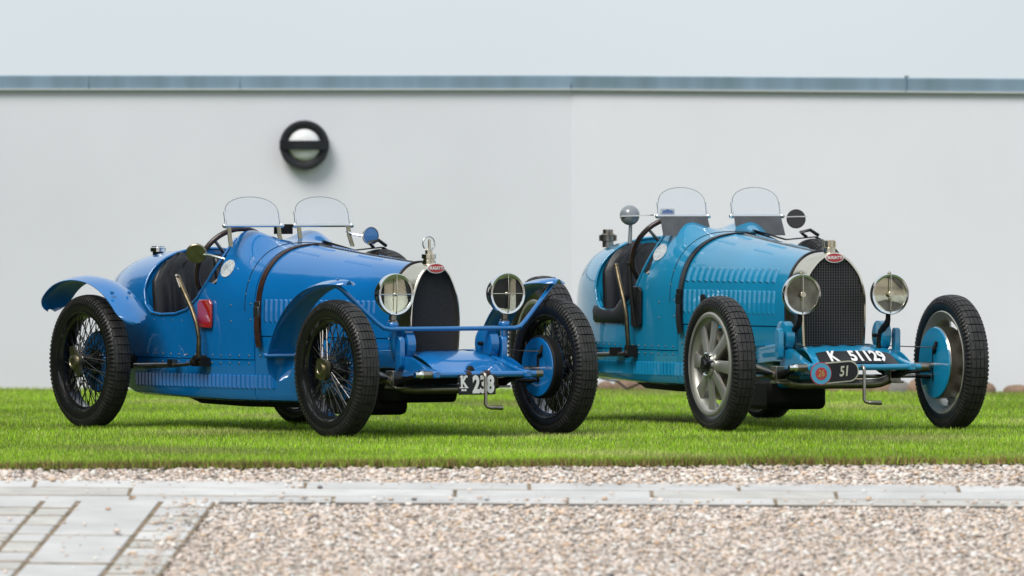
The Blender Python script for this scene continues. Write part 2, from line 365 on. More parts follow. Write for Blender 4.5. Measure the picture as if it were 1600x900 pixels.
# round bulkhead lamp
lp=link('wall_lamp',None,loc=(-1.237,61.11,1.455)); tag(lp,'round black bulkhead lamp with white dome and crossbar on white wall','wall lamp')
MB().lathe([(0,.148),(-.045,.148),(-.058,.140),(-.060,.128),(-.050,.100),(-.03,.098),(0,.098)],'y',seg=56).build('bezel','lamp_black',lp)
MB().lathe([(-.02,.099),(-.045,.097),(-.066,.08),(-.08,.05),(-.085,.0001)],'y',seg=48).build('dome','lamp_dome',lp,smooth=80)
mb=MB(); pts=[(-.147,-.052),(-.10,-.082),(-.04,-.098),(.04,-.098),(.10,-.082),(.147,-.052)]
mb.strip([(x,y,0) for x,y in pts],[(x*.9,-1,0) for x,y in pts],[(0,0,1)]*6,.054,.006); mb.build('crossbar','lamp_black',lp)
# cobbles at the foot of the wall, and a cable
for i in range(34):
    x=.42+i*.125+random.uniform(-.03,.03)
    if random.random()<.12: continue
    t=(x-K[0])/(B[0]-K[0]); y=K[1]+(B[1]-K[1])*t-.17-random.uniform(0,.06)-.10*min(1,max(0,x-.6)); s=random.uniform(.05,.085)
    m=MB().sphere((0,0,0),1,12,8); ph=[random.uniform(0,6) for _ in range(3)]
    m.v=[(vx*s*1.25*(1+.13*math.sin(3*vy+ph[0])),vy*s*(1+.13*math.sin(3*vx+ph[1])),vz*s*.85*(1+.12*math.sin(2.5*vx+ph[2]))) for vx,vy,vz in m.v]
    br=random.random()<.72
    o=m.build('cobblestone','cobble' if br else 'cobble_grey',smooth=80); o.location=(x,y,s*.15); o.rotation_euler=(0,0,random.uniform(0,3))
    tag(o,'rounded %s cobblestone in the row at the foot of white wall'%('brown' if br else 'grey'),'stone','cobblestones along the wall foot')
pts=[(.44+.06*i,60.55-.02*i,.055+.03*math.sin(i*1.1)+.012*math.sin(i*2.7)) for i in range(12)]
tag(MB().tube(pts,.007,6).build('cable','black_metal'),'thin black cable lying by cobbles at the wall foot','cable')

# ------------------------------------------------------------------ greenery added out of view to darken and tint reflections in paintwork and lamps
def make_added_tree(h,seed):
    r=np.random.default_rng(seed); t=link('added_tree',None)
    mb=MB(); mb.tube([(0,0,-.3),(.03,.02,h*.2),(-.04,.05,h*.45),(.02,0,h*.75)],[.16,.13,.09,.03],10)
    for i in range(9):
        a=r.uniform(0,6.28); z=h*r.uniform(.25,.6); L=h*r.uniform(.15,.28); mb.tube([(0,0,z),(math.cos(a)*L*.6,math.sin(a)*L*.6,z+L*.35),(math.cos(a)*L,math.sin(a)*L,z+L*.9)],[.05,.035,.01],6)
    mb.build('trunk','bark',t)
    C=np.stack([r.normal(0,h*.15,46),r.normal(0,h*.15,46),h*r.uniform(.25,1.0,46)],-1); n=15000
    k=r.integers(0,46,n); p=C[k]+r.normal(0,h*.06,(n,3)); s=r.uniform(.10,.22,n)
    u=r.normal(size=(n,3)); u/=np.linalg.norm(u,axis=1)[:,None]; v=np.cross(u,r.normal(size=(n,3))); v/=np.linalg.norm(v,axis=1)[:,None]
    V=np.stack([p-u*s[:,None],p+v*s[:,None]*.5,p+u*s[:,None],p-v*s[:,None]*.5],1)
    link('crown',np_mesh('crown',V.reshape(-1,3),np.arange(n*4).reshape(-1,4),'leaf'),t); return t
def make_added_hedge(L,h,seed):
    r=np.random.default_rng(seed); t=link('added_hedge',None)
    MB().box((0,0,h*.47),(1.0,L-.2,h*.94)).build('solid_core','bark',t,smooth=0)
    n=26000; p=np.stack([r.choice([-1,1],n)*(.55+r.normal(0,.07,n)),r.uniform(-L/2,L/2,n),r.uniform(-.05,h,n)],-1)
    k=r.uniform(0,1,n)<.15; p[k,2]=h+r.normal(0,.07,k.sum()); p[k,0]=r.uniform(-.6,.6,k.sum())
    s=r.uniform(.05,.10,n); u=r.normal(size=(n,3)); u/=np.linalg.norm(u,axis=1)[:,None]; v=np.cross(u,r.normal(size=(n,3))); v/=np.linalg.norm(v,axis=1)[:,None]
    V=np.stack([p-u*s[:,None],p+v*s[:,None]*.6,p+u*s[:,None],p-v*s[:,None]*.6],1)
    link('leaves',np_mesh('leaves',V.reshape(-1,3),np.arange(n*4).reshape(-1,4),'leaf'),t); return t
hd=make_added_hedge(22,2.6,5); hd.location=(-9.4,50.0,0); tag(hd,'tall clipped green hedging added out of view to darken the paintwork reflections','added_hedge')  # low greenery added so the flanks mirror something dark, not bright horizon
t0=make_added_tree(10.5,3); proto=[t0]+list(t0.children)
spots=[(-11.5,60.5,1.0),(-11.8,57.0,1.1),(-11.3,53.5,.95),(-12.0,50.0,1.1),(-11.6,46.5,1.0),(-12.2,43.0,1.1),(-14.8,58.5,1.2),(-15.0,52.0,1.2),(-14.6,45.5,1.2)]  # unseen trees added on the left to keep sky out of the side reflections
spots2=[(13.5,34.5,.8),(12.2,31.0,1.0),(14.5,27.0,1.0)]  # unseen trees added on the right to bring green into the headlamp reflections
for i,(x,y,s) in enumerate(spots+spots2):
    if i==0: t=t0
    else:
        t=t0.copy(); COL.objects.link(t)
        for ch in proto[1:]: c=ch.copy(); COL.objects.link(c); c.parent=t
    t.location=(x,y,0 if i<len(spots) else -.4); t.scale=(s*.72,s*.72,s*.72); t.rotation_euler=(0,0,i*1.7)
    if i<len(spots): tag(t,'one of the tall leafy trees added out of view behind the hedging','added_tree','added trees behind the hedging')
    else: tag(t,'one of the leafy trees added out of view across the gravel drive','added_tree','added trees across the drive')
#CARS
# ------------------------------------------------------------------ wheels (axle along y, outer face towards -y)
def tyre_parts(w,R,rb,hw,style):
    k=hw/.0585
    prof=[(-.043*k,rb),(-.053*k,rb+.012),(-.0585*k,rb+(R-rb)*.42),(-.056*k,rb+(R-rb)*.65),(-.049*k,R-.020),(-.040*k,R-.0085),(-.02*k,R-.0065),(0,R-.006)]
    prof=prof+[(-a,r) for a,r in prof[-2::-1]]
    MB().lathe(prof,'y',seg=72,closed=True).build('tyre','rubber',w,smooth=50)
    mb=MB(); rows=46; cols=5 if style=='block' else 4
    def pt(y,r,a): return (r*math.cos(a),y,r*math.sin(a))
    def block(y0,y1,a0,a1,rin0,rin1,out0,out1,sh=.88):
        ac=(a0+a1)/2; yc=(y0+y1)/2
        def s(y,a): return (yc+(y-yc)*sh, ac+(a-ac)*sh)
        vs=[pt(y0,rin0,a0),pt(y1,rin1,a0),pt(y1,rin1,a1),pt(y0,rin0,a1)]
        for y,r,a in ((y0,out0,a0),(y1,out1,a0),(y1,out1,a1),(y0,out0,a1)):
            yy,aa=s(y,a); vs.append(pt(yy,r,aa))
        mb.add(vs,[(4,5,6,7),(0,1,5,4),(1,2,6,5),(2,3,7,6),(3,0,4,7)])
    tw=.088*k; cw=tw/cols; da=2*PI/rows
    crown=lambda y:R-.0075*(abs(y)/(tw/2))**2.2
    for i in range(rows):
        for c in range(cols):
            y0=-tw/2+c*cw+.0009; y1=y0+cw-.0018; off=0
            a0=i*da+off+.007; a1=a0+da-.014
            block(y0,y1,a0,a1,R-.014-.004*(c in(0,cols-1)),R-.014-.004*(c in(0,cols-1)),crown(y0),crown(y1),.93)
    nl=rows*2; db=2*PI/nl
    for i in range(nl):
        for sg in (-1,1):
            a0=i*db+.016; a1=a0+db-.032
            ya,yb=sg*.045*k,sg*.0585*k; ra,rb2=R-.006,R-.034
            vs=[]
            for a in (a0,a1):
                vs+=[pt(sg*.040*k,R-.016,a),pt(ya*1.0,ra-.004,a),pt(sg*.0550*k,R-.020,a),pt(sg*.0605*k,R-.040,a),pt(sg*.052*k,R-.060,a)]
            mb.add(vs,[(0,1,6,5),(1,2,7,6),(2,3,8,7),(3,4,9,8),(0,4,3,2,1),(5,6,7,8,9)])
    stuff(mb.build('tread','tread',w,smooth=0))
def nut(style):
    mb=MB()
    if style=='square':
        poly=[]
        for q in range(4):
            for t in (-20,0,20):
                a=rad(45+90*q+t+12); r=.062 if t==0 else .057; poly.append((r*math.cos(a),r*math.sin(a)))
        mb.prism(poly,-.022,lambda u,v,d:(u,-.068+d,v)); mb.lathe([(-.088,.030),(-.097,.029),(-.099,.022),(-.096,.020),(-.096,.0001)],'y',seg=24)
    elif style=='winged':
        poly=[]
        for i in range(40):
            a=2*PI*i/40; r=.045+.046*max(0,math.sin(a))**14+.046*max(0,-math.sin(a))**14; poly.append((r*math.cos(a),r*math.sin(a)))
        mb.prism(poly,-.020,lambda u,v,d:(u,-.070+d,v)); mb.lathe([(-.088,.036),(-.104,.033),(-.108,.024),(-.104,.02),(-.104,.0001)],'y',seg=24)
    else:
        mb.prism([(.047*math.cos(rad(60*i)),.047*math.sin(rad(60*i))) for i in range(6)],-.034,lambda u,v,d:(u,-.052+d,v)); mb.lathe([(-.086,.026),(-.094,.024),(-.094,.0001)],'y',seg=20)
    return mb
def wire_wheel(R,nutstyle,paint,drum=True):
    w=MB().lathe([(-.052,.260),(-.055,.254),(-.050,.247),(-.034,.242),(-.026,.229),(.026,.229),(.034,.242),(.050,.247),(.055,.254),(.052,.260),(.03,.25),(-.03,.25)],'y',seg=72,closed=True).build('wheel','black_enamel',None,smooth=30)
    tyre_parts(w,R,.250,.0585,'block')
    mb=MB()
    def sp(a,b): mb.tube([a,b],.0026,5,cap=False)
    for i in range(40):
        a=2*PI*i/40; s=1 if i%2 else -1
        for (y0,r0,y1,tw) in ((-.058,.040,-.012,.62),(.030,.055,.012,.42)):
            b=a+s*tw; sp((r0*math.cos(a),y0,r0*math.sin(a)),(.231*math.cos(b),y1,.231*math.sin(b)))
    stuff(mb.build('spokes','black_enamel',w))
    mb=MB()
    for i in range(8):
        a=2*PI*i/8+.1; b=a+(.62 if i%2 else -.62); mb.tube([(.042*math.cos(a),-.061,.042*math.sin(a)),(.231*math.cos(b),-.015,.231*math.sin(b))],.0019,5,cap=False)
    stuff(mb.build('bright_spokes','screw',w))
    MB().lathe([(-.070,.0001),(-.070,.036),(-.062,.044),(-.054,.044),(-.045,.034),(.02,.040),(.026,.060),(.036,.060),(.038,.03)],'y',seg=28).build('hub','black_enamel',w)
    nut(nutstyle).build('hub_nut','brass',w,smooth=30)
    if drum:
        MB().lathe([(.040,.05),(.042,.150),(.048,.156),(.092,.156),(.098,.150),(.098,.142)],'y',seg=48).build('brake_drum','black_metal',w)
        MB().lathe([(.038,.062),(.0395,.148),(.041,.146),(.041,.062)],'y',seg=48,closed=True).build('drum_face',paint,w)
        MB().lathe([(.099,.146),(.104,.144),(.106,.086),(.098,.070),(.098,.0001)],'y',seg=48).build('backplate',paint,w)
    return w
def alloy_wheel(R,hw,paint,drum=True):
    w=MB().lathe([(-.052,.262),(-.056,.256),(-.050,.246),(-.044,.236),(-.036,.226),(-.020,.218),(.030,.218),(.046,.240),(.056,.256),(.052,.262),(.03,.25),(-.03,.25)],'y',seg=72,closed=True).build('wheel','alloy',None,smooth=30)
    tyre_parts(w,R,.252,hw,'rib')
    for i in range(8):
        a=2*PI*i/8+.2; ca,sa=math.cos(a),math.sin(a); rings=[]
        for r,hwid,y,th in ((.040,.020,-.052,.018),(.075,.027,-.050,.014),(.13,.0285,-.042,.010),(.185,.033,-.036,.009),(.226,.042,-.034,.010)):
            q=[]
            for s,yy in ((-1,y),(-.8,y-.004),(.8,y-.004),(1,y),(1,y+th),(-1,y+th)): q.append((r*ca-s*hwid*sa,yy,r*sa+s*hwid*ca))
            rings.append(q)
        MB().loft(rings).build('spoke','alloy',w,smooth=40)
    MB().lathe([(-.056,.235),(-.0585,.24),(-.0585,.252),(-.055,.257)],'y',seg=72,closed=True).build('rim_ring','alloy',w)
    MB().lathe([(-.045,.0001),(-.062,.0002),(-.062,.048),(-.056,.060),(-.050,.064),(-.03,.064)],'y',seg=32).build('hub','alloy',w)
    MB().lathe([(-.060,.060),(-.074,.060),(-.077,.055),(-.072,.051)],'y',seg=32).build('hub_ring','chrome',w)
    nut('hex').build('hub_nut','black_enamel',w,smooth=20)
    if drum:
        MB().lathe([(.0,.06),(-.004,.150),(.004,.180),(.084,.182),(.090,.178),(.090,.172)],'y',seg=48).build('brake_drum','steel',w)
        MB().lathe([(.090,.180),(.096,.176),(.100,.10),(.102,.05),(.102,.0001)],'y',seg=48).build('backplate',paint,w)
    else: MB().lathe([(.0,.06),(-.004,.150),(.004,.180),(.06,.18)],'y',seg=48).build('brake_drum','steel',w)
    return w
def copy_tree(o,parent=None):
    c=o.copy(); COL.objects.link(c); c.parent=parent
    for ch in list(o.children): copy_tree(ch,c)
    return c

# ------------------------------------------------------------------ the cars
NEXP=2.35
def build_car(P):
    car=link('racing_car',None,loc=P['loc'],rot=(0,0,-PI/2+rad(P['th'])))
    tag(car,P['label'],'car')
    PT=P['paint']; dz=P['dz']; RX=P['rad_x']
    KX=[-.02,-.25,-.6,-1.0,-1.25,-1.5,-1.9,-2.3,-2.6,-2.9,-3.1,-3.22,-3.3][::-1]
    W0=[.150,.172,.236,.303,.342,.370,.386,.384,.348,.245,.14,.065,.022]
    if P['n']==2: W0[0]=.186; W0[1]=.200; W0[2]=.252
    T0=[.838,.850,.876,.912,.936,.950,.938,.908,.890,.835,.745,.63,.51]
    S0=[.58,.58,.59,.60,.60,.61,.62,.62,.60,.56,.5,.45,.42]
    Wf=hermite(KX,W0[::-1]); Tb=hermite(KX,[t+dz for t in T0][::-1]); Sf=hermite(KX,[s+dz*.6 for s in S0][::-1])
    def ss(a,b,x): t=min(1,max(0,(x-a)/(b-a))); return t*t*(3-2*t)
    def hump(x,y): return P['hump']*ss(-1.29,-1.57,x)*(1-ss(-1.62,-1.9,x))*math.exp(-((abs(y)-.20)/.115)**2)
    def sect(x,zb,n=16,ex=0.0):       # right half: from the foot of the side to the ridge
        W,T,S=Wf(x)+ex,Tb(x)+ex,Sf(x); out=[(-W,zb),(-W,zb+(S-zb)*.5),(-W,S)]
        for i in range(1,n+1):
            a=PI/2*i/n; y=-W*max(0,math.cos(a))**(2/NEXP); z=S+(T-S)*math.sin(a)**(2/NEXP); out.append((y,z+hump(x,y)))
        return out
    def ring(x,zb,n=16,ex=0.0):
        h=sect(x,zb,n,ex); return [(x,y,z) for y,z in h]+[(x,-y,z) for y,z in h[-2::-1]]
    def yside(x,z):
        h=sect(x,.2,40)
        for a,d in zip(h,h[1:]):
            if a[1]<=z<=d[1]: return a[0]+(d[0]-a[0])*(z-a[1])/(d[1]-a[1]+1e-9)
        return h[0][0] if z<.6 else 0.0
    # --- body with tail; cockpit cut out
    xs=[-1.264,-1.29,-1.33,-1.37,-1.41,-1.45,-1.49,-1.53,-1.57,-1.61,-1.66,-1.72,-1.8,-1.9,-2.0,-2.1,-2.2,-2.3,-2.4,-2.5,-2.6,-2.7,-2.8,-2.9,-3.0,-3.08,-3.15,-3.2,-3.25,-3.3]
    zb=lambda x:.362+dz*.5+.07*ss(-2.5,-3.3,x)
    body=MB().loft([ring(x,zb(x),20) for x in xs]).mesh('body',PT,40)
    bo=link('body',body,car)
    prof=[(-1.60,1.5),(-1.60,.965+dz),(-1.625,.86+dz),(-1.675,.755+dz*.6),(-1.75,.665),(-1.85,.605),(-1.96,.583),(-2.10,.578),(-2.20,.588),(-2.255,.625),(-2.285,.70),(-2.295,.80),(-2.290,.88),(-2.285,1.5)]
    cut=link('cut',MB().prism(prof,1.2,lambda u,v,d:(u,-.6+d,v)).mesh('cut',PT,0),car)
    cut2=link('cut2',MB().box((-1.94,0,.95),(.685,.728,1.2)).mesh('cut2',PT,0),car)
    for c in (cut,cut2):
        m=bo.modifiers.new('b','BOOLEAN'); m.object=c; m.operation='DIFFERENCE'; m.solver='EXACT'
    bpy.context.view_layer.update(); dg=bpy.context.evaluated_depsgraph_get()
    nm=bpy.data.meshes.new_from_object(bo.evaluated_get(dg)); bo.modifiers.clear(); bo.data=nm; nm.name='body'
    nm.shade_smooth(); nm.set_sharp_from_angle(angle=rad(32))
    bpy.data.objects.remove(cut); bpy.data.objects.remove(cut2)
    # rolled edge round the opening
    pr=[p for p in prof if p[1]<1.2]; fine=[]
    for a,b in zip(pr[:-1],pr[1:]):
        for k in range(4): fine.append((a[0]+(b[0]-a[0])*k/4,a[1]+(b[1]-a[1])*k/4))
    fine.append(pr[-1]); Rp=[(x,yside(x,z)-.001,z) for x,z in fine]
    top=[(-2.289,y,z) for y,z in sect(-2.289,.4,26) if z>pr[-1][1]+.004]
    Lp=[(x,-y,z) for x,y,z in Rp]
    path=Rp+top+[(x,-y,z) for x,y,z in top[-2::-1]]+Lp[::-1]
    MB().tube(path,.0075,8).build('rolled_edge',PT,bo,smooth=70)
    # --- bonnet, frame side and valance
    zbn=.482+dz*.85
    xb=[-.235+P['bx'],-.3,-.4,-.5,-.6,-.7,-.8,-.9,-1.0,-1.1,-1.2,-1.256]
    bn=MB().loft([ring(x,zbn,20) for x in xb]).build('bonnet',PT,car,smooth=40)
    def lower(xl,za,zc,name,ins=0.0):
        rings=[]
        for x in xl:
            W=Wf(x)-ins; a=za(x); c=zc(x); h=[(-W+.05,a),(-W+.012,a+.012),(-W,a+.04),(-W,c)]
            rings.append([(x,y,z) for y,z in h]+[(x,-y,z) for y,z in h[::-1]])
        return MB().loft(rings).build(name,PT,car,smooth=40)
    zlow=P['zlow']
    fr=lower([-.14+P['bx']]+xb[1:],lambda x:.30+dz-(.30+dz-zlow)*ss(-.45,-.9,x),lambda x:zbn-.005,'frame_side',.004)
    va=lower([-1.260,-1.5,-1.8,-2.1,-2.4,-2.6,-2.8,-3.0],lambda x:zlow+.02*ss(-1.4,-2.4,x)+.18*ss(-2.4,-3.0,x),lambda x:zb(x)-.004,'valance',.002)
    # louvres (too fine to pick apart)
    def louvres(x0,x1,z0,z1,pitch,par,dep=.010,yf=None):
        mb=MB(); x=x0; zz=[z0,z0+(z1-z0)*.10,z0+(z1-z0)*.5,z1-(z1-z0)*.06,z1]
        while x>x1:
            wd=pitch*.85; vs=[]
            for k,z in enumerate(zz):
                ys=[(yf(xx) if yf else yside(xx,z)) for xx in (x,x-wd*.2,x-wd)]; d=dep if 0<k<4 else -.001
                vs+=[(x,ys[0]+.001,z),(x-wd*.2,ys[1]-d,z),(x-wd,ys[2]+.001,z)]
            fs=[]
            for k in range(4): a=3*k; fs+=[(a,a+1,a+4,a+3),(a+1,a+2,a+5,a+4)]
            mb.add(vs,fs); x-=pitch
        stuff(mb.build('louvres',PT,par,smooth=0))
    if P['n']==1:
        louvres(-.36,-1.17,.545,.665,.038,bn,.008)
    else:
        louvres(-.32,-1.18,.738,.812,.060,bn,.011); louvres(-.30,-1.20,.575,.70,.046,bn,.008)
    if P['n']==2: MB().lathe([(-.006,.0001),(-.006,.024),(.006,.024),(.006,.0001)],'y',(-1.0,yside(-1.0,.652)-.006,.652),18).build('bonnet_port','black_metal',bn)
    louvres(-1.10,-1.256,.215+dz*.8,.285+dz*.8,.036,fr,.010,lambda x:-Wf(x)+.004)
    louvres(-1.270,-2.36,.215+dz*.8,.285+dz*.8,.036,va,.010,lambda x:-Wf(x)+.002)
    # short louvres on the bonnet top, either side of the hinge
    mb=MB()
    for sg in (-1,1):
        for gx in (-.50,-.95):
            for k in range(9):
                x=gx-.026*k; Wd,T,S=Wf(x),Tb(x),Sf(x)
                pz=lambda y:S+(T-S)*max(0,1-(abs(y)/Wd)**NEXP)**(1/NEXP)
                ya,yb=sg*.055,sg*(.055+Wd*.34)
                mb.add([(x,ya,pz(ya)),(x,yb,pz(yb)),(x-.014,ya,pz(ya)+.006),(x-.014,yb,pz(yb)+.006),(x-.017,ya,pz(ya)-.002),(x-.017,yb,pz(yb)-.002)],[(0,1,3,2),(2,3,5,4),(0,2,4),(1,5,3)])
    stuff(mb.build('top_louvres',PT,bn,smooth=0))
    MB().tube([(x,0,Tb(x)+.001) for x in xb],.0045,6).build('hinge','steel',bn)
    # rivets and screws
    mb=MB()
    def stud(x,y,z,r=.0055,n=(0,-1,0)):
        mb.sphere((x,y,z),r,6,4,(1,.7,1) if n[1] else (1,1,.7))
    for k in range(13):
        x=-1.30-.078*k
        stud(x,-Wf(x)-.001,zb(x)+.018); stud(x-.006,-Wf(x)+.001,zb(x)-.02)
    for k in range(9):
        x=-.86-.044*k if k else -.86; stud(x,-Wf(x)-.001,zbn-.10)
    for z in (.56,.64): stud(-1.29,yside(-1.29,z),z); stud(-1.45,yside(-1.45,z-.01),z-.01)
    for k in range(15):
        a=PI/2*(k-7)/8; x=-1.335; W,T,S=Wf(x),Tb(x),Sf(x); s=1 if a>0 else -1
        y=-W*math.sin(abs(a))**(2/NEXP)*(-s); z=S+(T-S)*max(0,math.cos(a))**(2/NEXP); stud(x,y,z+hump(x,y),.005)
    for k in range(5): x=-1.90-.09*k; stud(x,yside(x,.55),.55,.004)
    stuff(mb.build('rivets','screw',bo))
    # scuttle seam line
    h=sect(-1.335,.5,26); MB().tube([(-1.335,y,z+.0005) for y,z in h[2:]]+[(-1.335,-y,z+.0005) for y,z in h[-2:1:-1]],.0022,5).build('scuttle_seam','black_metal',bo)
    # --- bonnet strap
    xS=-1.225; h=sect(xS,.44+dz,26,.003); pts=[(y,z) for y,z in h]; full=pts+[(-y,z) for y,z in pts[-2::-1]]
    C=[];Nn=[];Wd=[]
    for i,(y,z) in enumerate(full):
        a=full[max(0,i-1)]; b=full[min(len(full)-1,i+1)]; ty,tz=b[0]-a[0],b[1]-a[1]; C.append((xS,y,z)); Nn.append((0,-tz,ty)); Wd.append((1,0,0))
    st=MB().strip(C,Nn,Wd,P['sw'],.006).build('bonnet_strap',P['strap'],car,smooth=50)
    yb=-Wf(xS)-.010
    mb=MB().box((xS,yb,.635+dz),(P['sw']+.012,.006,.034)).box((xS,yb-.003,.60+dz),(P['sw']+.004,.012,.05)); bevel(mb.build('buckle',P['bucklem'],st,smooth=30),.002)
    mb=MB().strip([(xS+.004,yb-.004,.585+dz),(xS+.01,yb-.010,.53+dz),(xS+.020,yb-.010,.47+dz),(xS+.024,yb-.004,.425+dz)],[(0,1,0)]*4,[(1,0,.15)]*4,P['sw']*.95,.006); mb.build('strap_end',P['strap'],st)
    # --- radiator: shell, core, badge, cap
    out=P['core']     # (half width, z) from foot to crown
    zk=[z for w_,z in out]; wk=[w_ for w_,z in out]
    half=[]
    for i in range(len(out)-1):
        for k in range(4): t=k/4; half.append((out[i][0]+(out[i+1][0]-out[i][0])*t,out[i][1]+(out[i+1][1]-out[i][1])*t))
    half.append(out[-1])
    for _ in range(2): half=[half[0]]+[((a[0]+2*b[0]+c[0])/4,(a[1]+2*b[1]+c[1])/4) for a,b,c in zip(half,half[1:],half[2:])]+[half[-1]]
    outline=[(-w_,z) for w_,z in half]+[(w_,z) for w_,z in half[-2::-1]]
    n=len(outline); zc=(out[0][1]+out[-1][1])/2-.05
    # back outline = bonnet section sampled at matching arc positions
    xB=-.232+P['bx']; bs=[(y,z) for _,y,z in ring(xB,out[0][1]-.01,40,.004)]
    def resample(pl,m):
        d=[0]
        for a,b in zip(pl,pl[1:]): d.append(d[-1]+math.hypot(b[0]-a[0],b[1]-a[1]))
        o=[];j=0
        for i in range(m):
            t=d[-1]*i/(m-1)
            while j<len(pl)-2 and d[j+1]<t: j+=1
            u=(t-d[j])/(d[j+1]-d[j]); o.append((pl[j][0]+(pl[j+1][0]-pl[j][0])*u,pl[j][1]+(pl[j+1][1]-pl[j][1])*u))
        return o
    O=resample(outline,61); Bk=resample(bs,61)
    def grow(pl,e):
        r=[]
        for i,(y,z) in enumerate(pl):
            a=pl[max(0,i-1)];b=pl[min(len(pl)-1,i+1)]; ty,tz=b[0]-a[0],b[1]-a[1]; L=math.hypot(ty,tz); r.append((y-tz/L*e,z+ty/L*e))
        return r
    mix=lambda A_,B_,t:[(a[0]+(b[0]-a[0])*t,a[1]+(b[1]-a[1])*t) for a,b in zip(A_,B_)]
    G=grow(O,P['border']); rings=[]
    for pl,x in ((O,RX-.035),(O,RX+.002),(grow(O,.003),RX+.007),(G,RX+.004),(grow(G,.003),RX-.004),(mix(grow(G,.004),Bk,.5),RX-.004+(xB-RX)*.45),(mix(grow(G,.004),Bk,.92),xB+.03),(Bk,xB)):
        rings.append([(x,y,z) for y,z in pl])
    sh=MB().loft(rings,closed=False,caps=False)
    rs=sh.build('radiator_shell','nickel',car,smooth=50)
    MB().tube([(xB-.004,y,z) for y,z in grow(Bk,.002)],.007,8).build('shell_lacing','leather_black',rs,smooth=70)
    MB().add([(RX-.02,y,z) for y,z in O],[tuple(range(61))]).build('core','core_dark',rs,smooth=0)
    if P['n']==2:
        mb=MB(); pitch=.0135; import bisect
        def hwid(z):
            for a,b in zip(half,half[1:]):
                if a[1]<=z<=b[1]: return a[0]+(b[0]-a[0])*(z-a[1])/(b[1]-a[1]+1e-9)
            return 0
        z=out[0][1]+.008
        while z<out[-1][1]-.01:
            hw_=hwid(z); mb.box((RX-.004,0,z),(.002,2*hw_,.0018)); z+=pitch
        y=-.155
        while y<.158:
            zs_=[zz for w_,zz in half if w_>abs(y)]
            if zs_: mb.box((RX-.0035,y,(out[0][1]+max(zs_))/2),(.002,.0018,max(zs_)-out[0][1]))
            y+=pitch
        stuff(mb.build('stone_guard','guard_wire',rs,smooth=0))
    zt=out[-1][1]
    bz=zt-.012; mb=MB(); el=lambda a_,b_,n_=32:[(a_*math.cos(2*PI*i/n_),b_*math.sin(2*PI*i/n_)) for i in range(n_)]
    bd=MB().prism(el(.050,.025),.006,lambda u,v,d:(RX+.008+d,u,bz+v)).build('badge','white_enamel',rs,smooth=40)
    bf=MB().prism(el(.0455,.021),.003,lambda u,v,d:(RX+.0125+d,u,bz+v)).build('badge_enamel','badge_red',rs,smooth=40)
    tm=text_mesh('badge_lettering','BUGATTI',.021,'white_enamel',.92,.0006,.0008); link('badge_lettering',tm,rs,loc=(RX+.0163,0,bz),rot=(PI/2,0,PI/2))
    cxp=RX-.055; ct=zt+.012+P['border']
    capm=MB().lathe([(ct-.02,.034),(ct+.004,.034),(ct+.006,.028),(ct+.012,.028),(ct+.014,.036),(ct+.034,.036),(ct+.037,.030),(ct+.038,.0001)] if P['n']==1 else [(ct-.03,.03),(ct+.004,.03),(ct+.006,.034),(ct+.012,.034),(ct+.014,.029),(ct+.048,.030),(ct+.052,.024),(ct+.052,.0001)],'z',(cxp,0,0),24)
    if P['n']==2:
        for k in range(8): a=2*PI*k/8; capm.box((cxp+.030*math.cos(a),.030*math.sin(a),ct+.03),(.010,.010,.03),Matrix.Rotation(a,3,'Z'))
    cp=capm.build('radiator_cap','nickel',rs,smooth=40)
    if P['n']==1:
        zc_=ct+.088
        MB().tube([(cxp+.034*math.cos(2*PI*i/32)*.535*0,.034*math.cos(2*PI*i/32),zc_+.034*math.sin(2*PI*i/32)) for i in range(32)],.0042,8,closed=True).build('temperature_gauge_ring','chrome',rs,smooth=70)
        MB().lathe([(-.003,.0001),(-.003,.031),(.003,.031),(.003,.0001)],'x',(cxp,0,zc_),28).build('temperature_gauge_glass','lens_glass',rs)
        MB().tube([(cxp+.006,0,ct+.036),(cxp+.006,0,zc_+.020)],.007,10).box((cxp,0,ct+.045),(.02,.03,.018)).build('temperature_gauge_stem','nickel',rs)
    # --- front apron, dumb irons, cross tube
    ax0=RX-.02; tx=.31; za=out[0][1]; tz=P['tube_z']
    rings=[]; NA=16; aw0,aw1=P['apron']
    def apron(t,s):  # t 0..1 radiator to tube, s -1..1 across
        x=ax0+(tx-.015-ax0)*t; z=za-.004+(tz+.012-za)*(t**1.5)+.030*math.sin(PI*t)**1; wd=aw0+(aw1-aw0)*t
        return (x,s*wd,z-.018*abs(s)**5)
    vs=[apron(i/12,-1+2*j/NA) for i in range(13) for j in range(NA+1)]+[(lambda p:(p[0],p[1],p[2]-.004))(apron(i/12,-1+2*j/NA)) for i in range(13) for j in range(NA+1)]
    fs=[];q=NA+1;o2=13*q
    for i in range(12):
        for j in range(NA): a=i*q+j; fs+=[(a,a+1,a+q+1,a+q),(o2+a,o2+a+q,o2+a+q+1,o2+a+1)]
    for j in range(NA): fs+=[(j,o2+j,o2+j+1,j+1),(12*q+j,12*q+j+1,o2+12*q+j+1,o2+12*q+j)]
    for i in range(12): fs+=[(i*q,(i+1)*q,o2+(i+1)*q,o2+i*q),(i*q+NA,o2+i*q+NA,o2+(i+1)*q+NA,(i+1)*q+NA)]
    apo=MB().add(vs,fs).build('front_apron',PT,car,smooth=50)
    mb=MB()   # cooling slots
    for r_,t in enumerate((.16,.28,.40) if P['n']==2 else (.12,.26)):
        for k in range(5 if P['n']==1 else 4):
            s=-.72+.36*k+(.0 if r_%2 else .1) if P['n']==1 else -.66+.44*k
            e_=[(t+.034*math.cos(2*PI*m/16),s+.135*math.sin(2*PI*m/16)) for m in range(16)]
            mb.add([(lambda p:(p[0],p[1],p[2]+.003))(apron(max(.0,u),v)) for u,v in e_],[tuple(range(16))])
    stuff(mb.build('apron_slots','black_metal',apo,smooth=30))
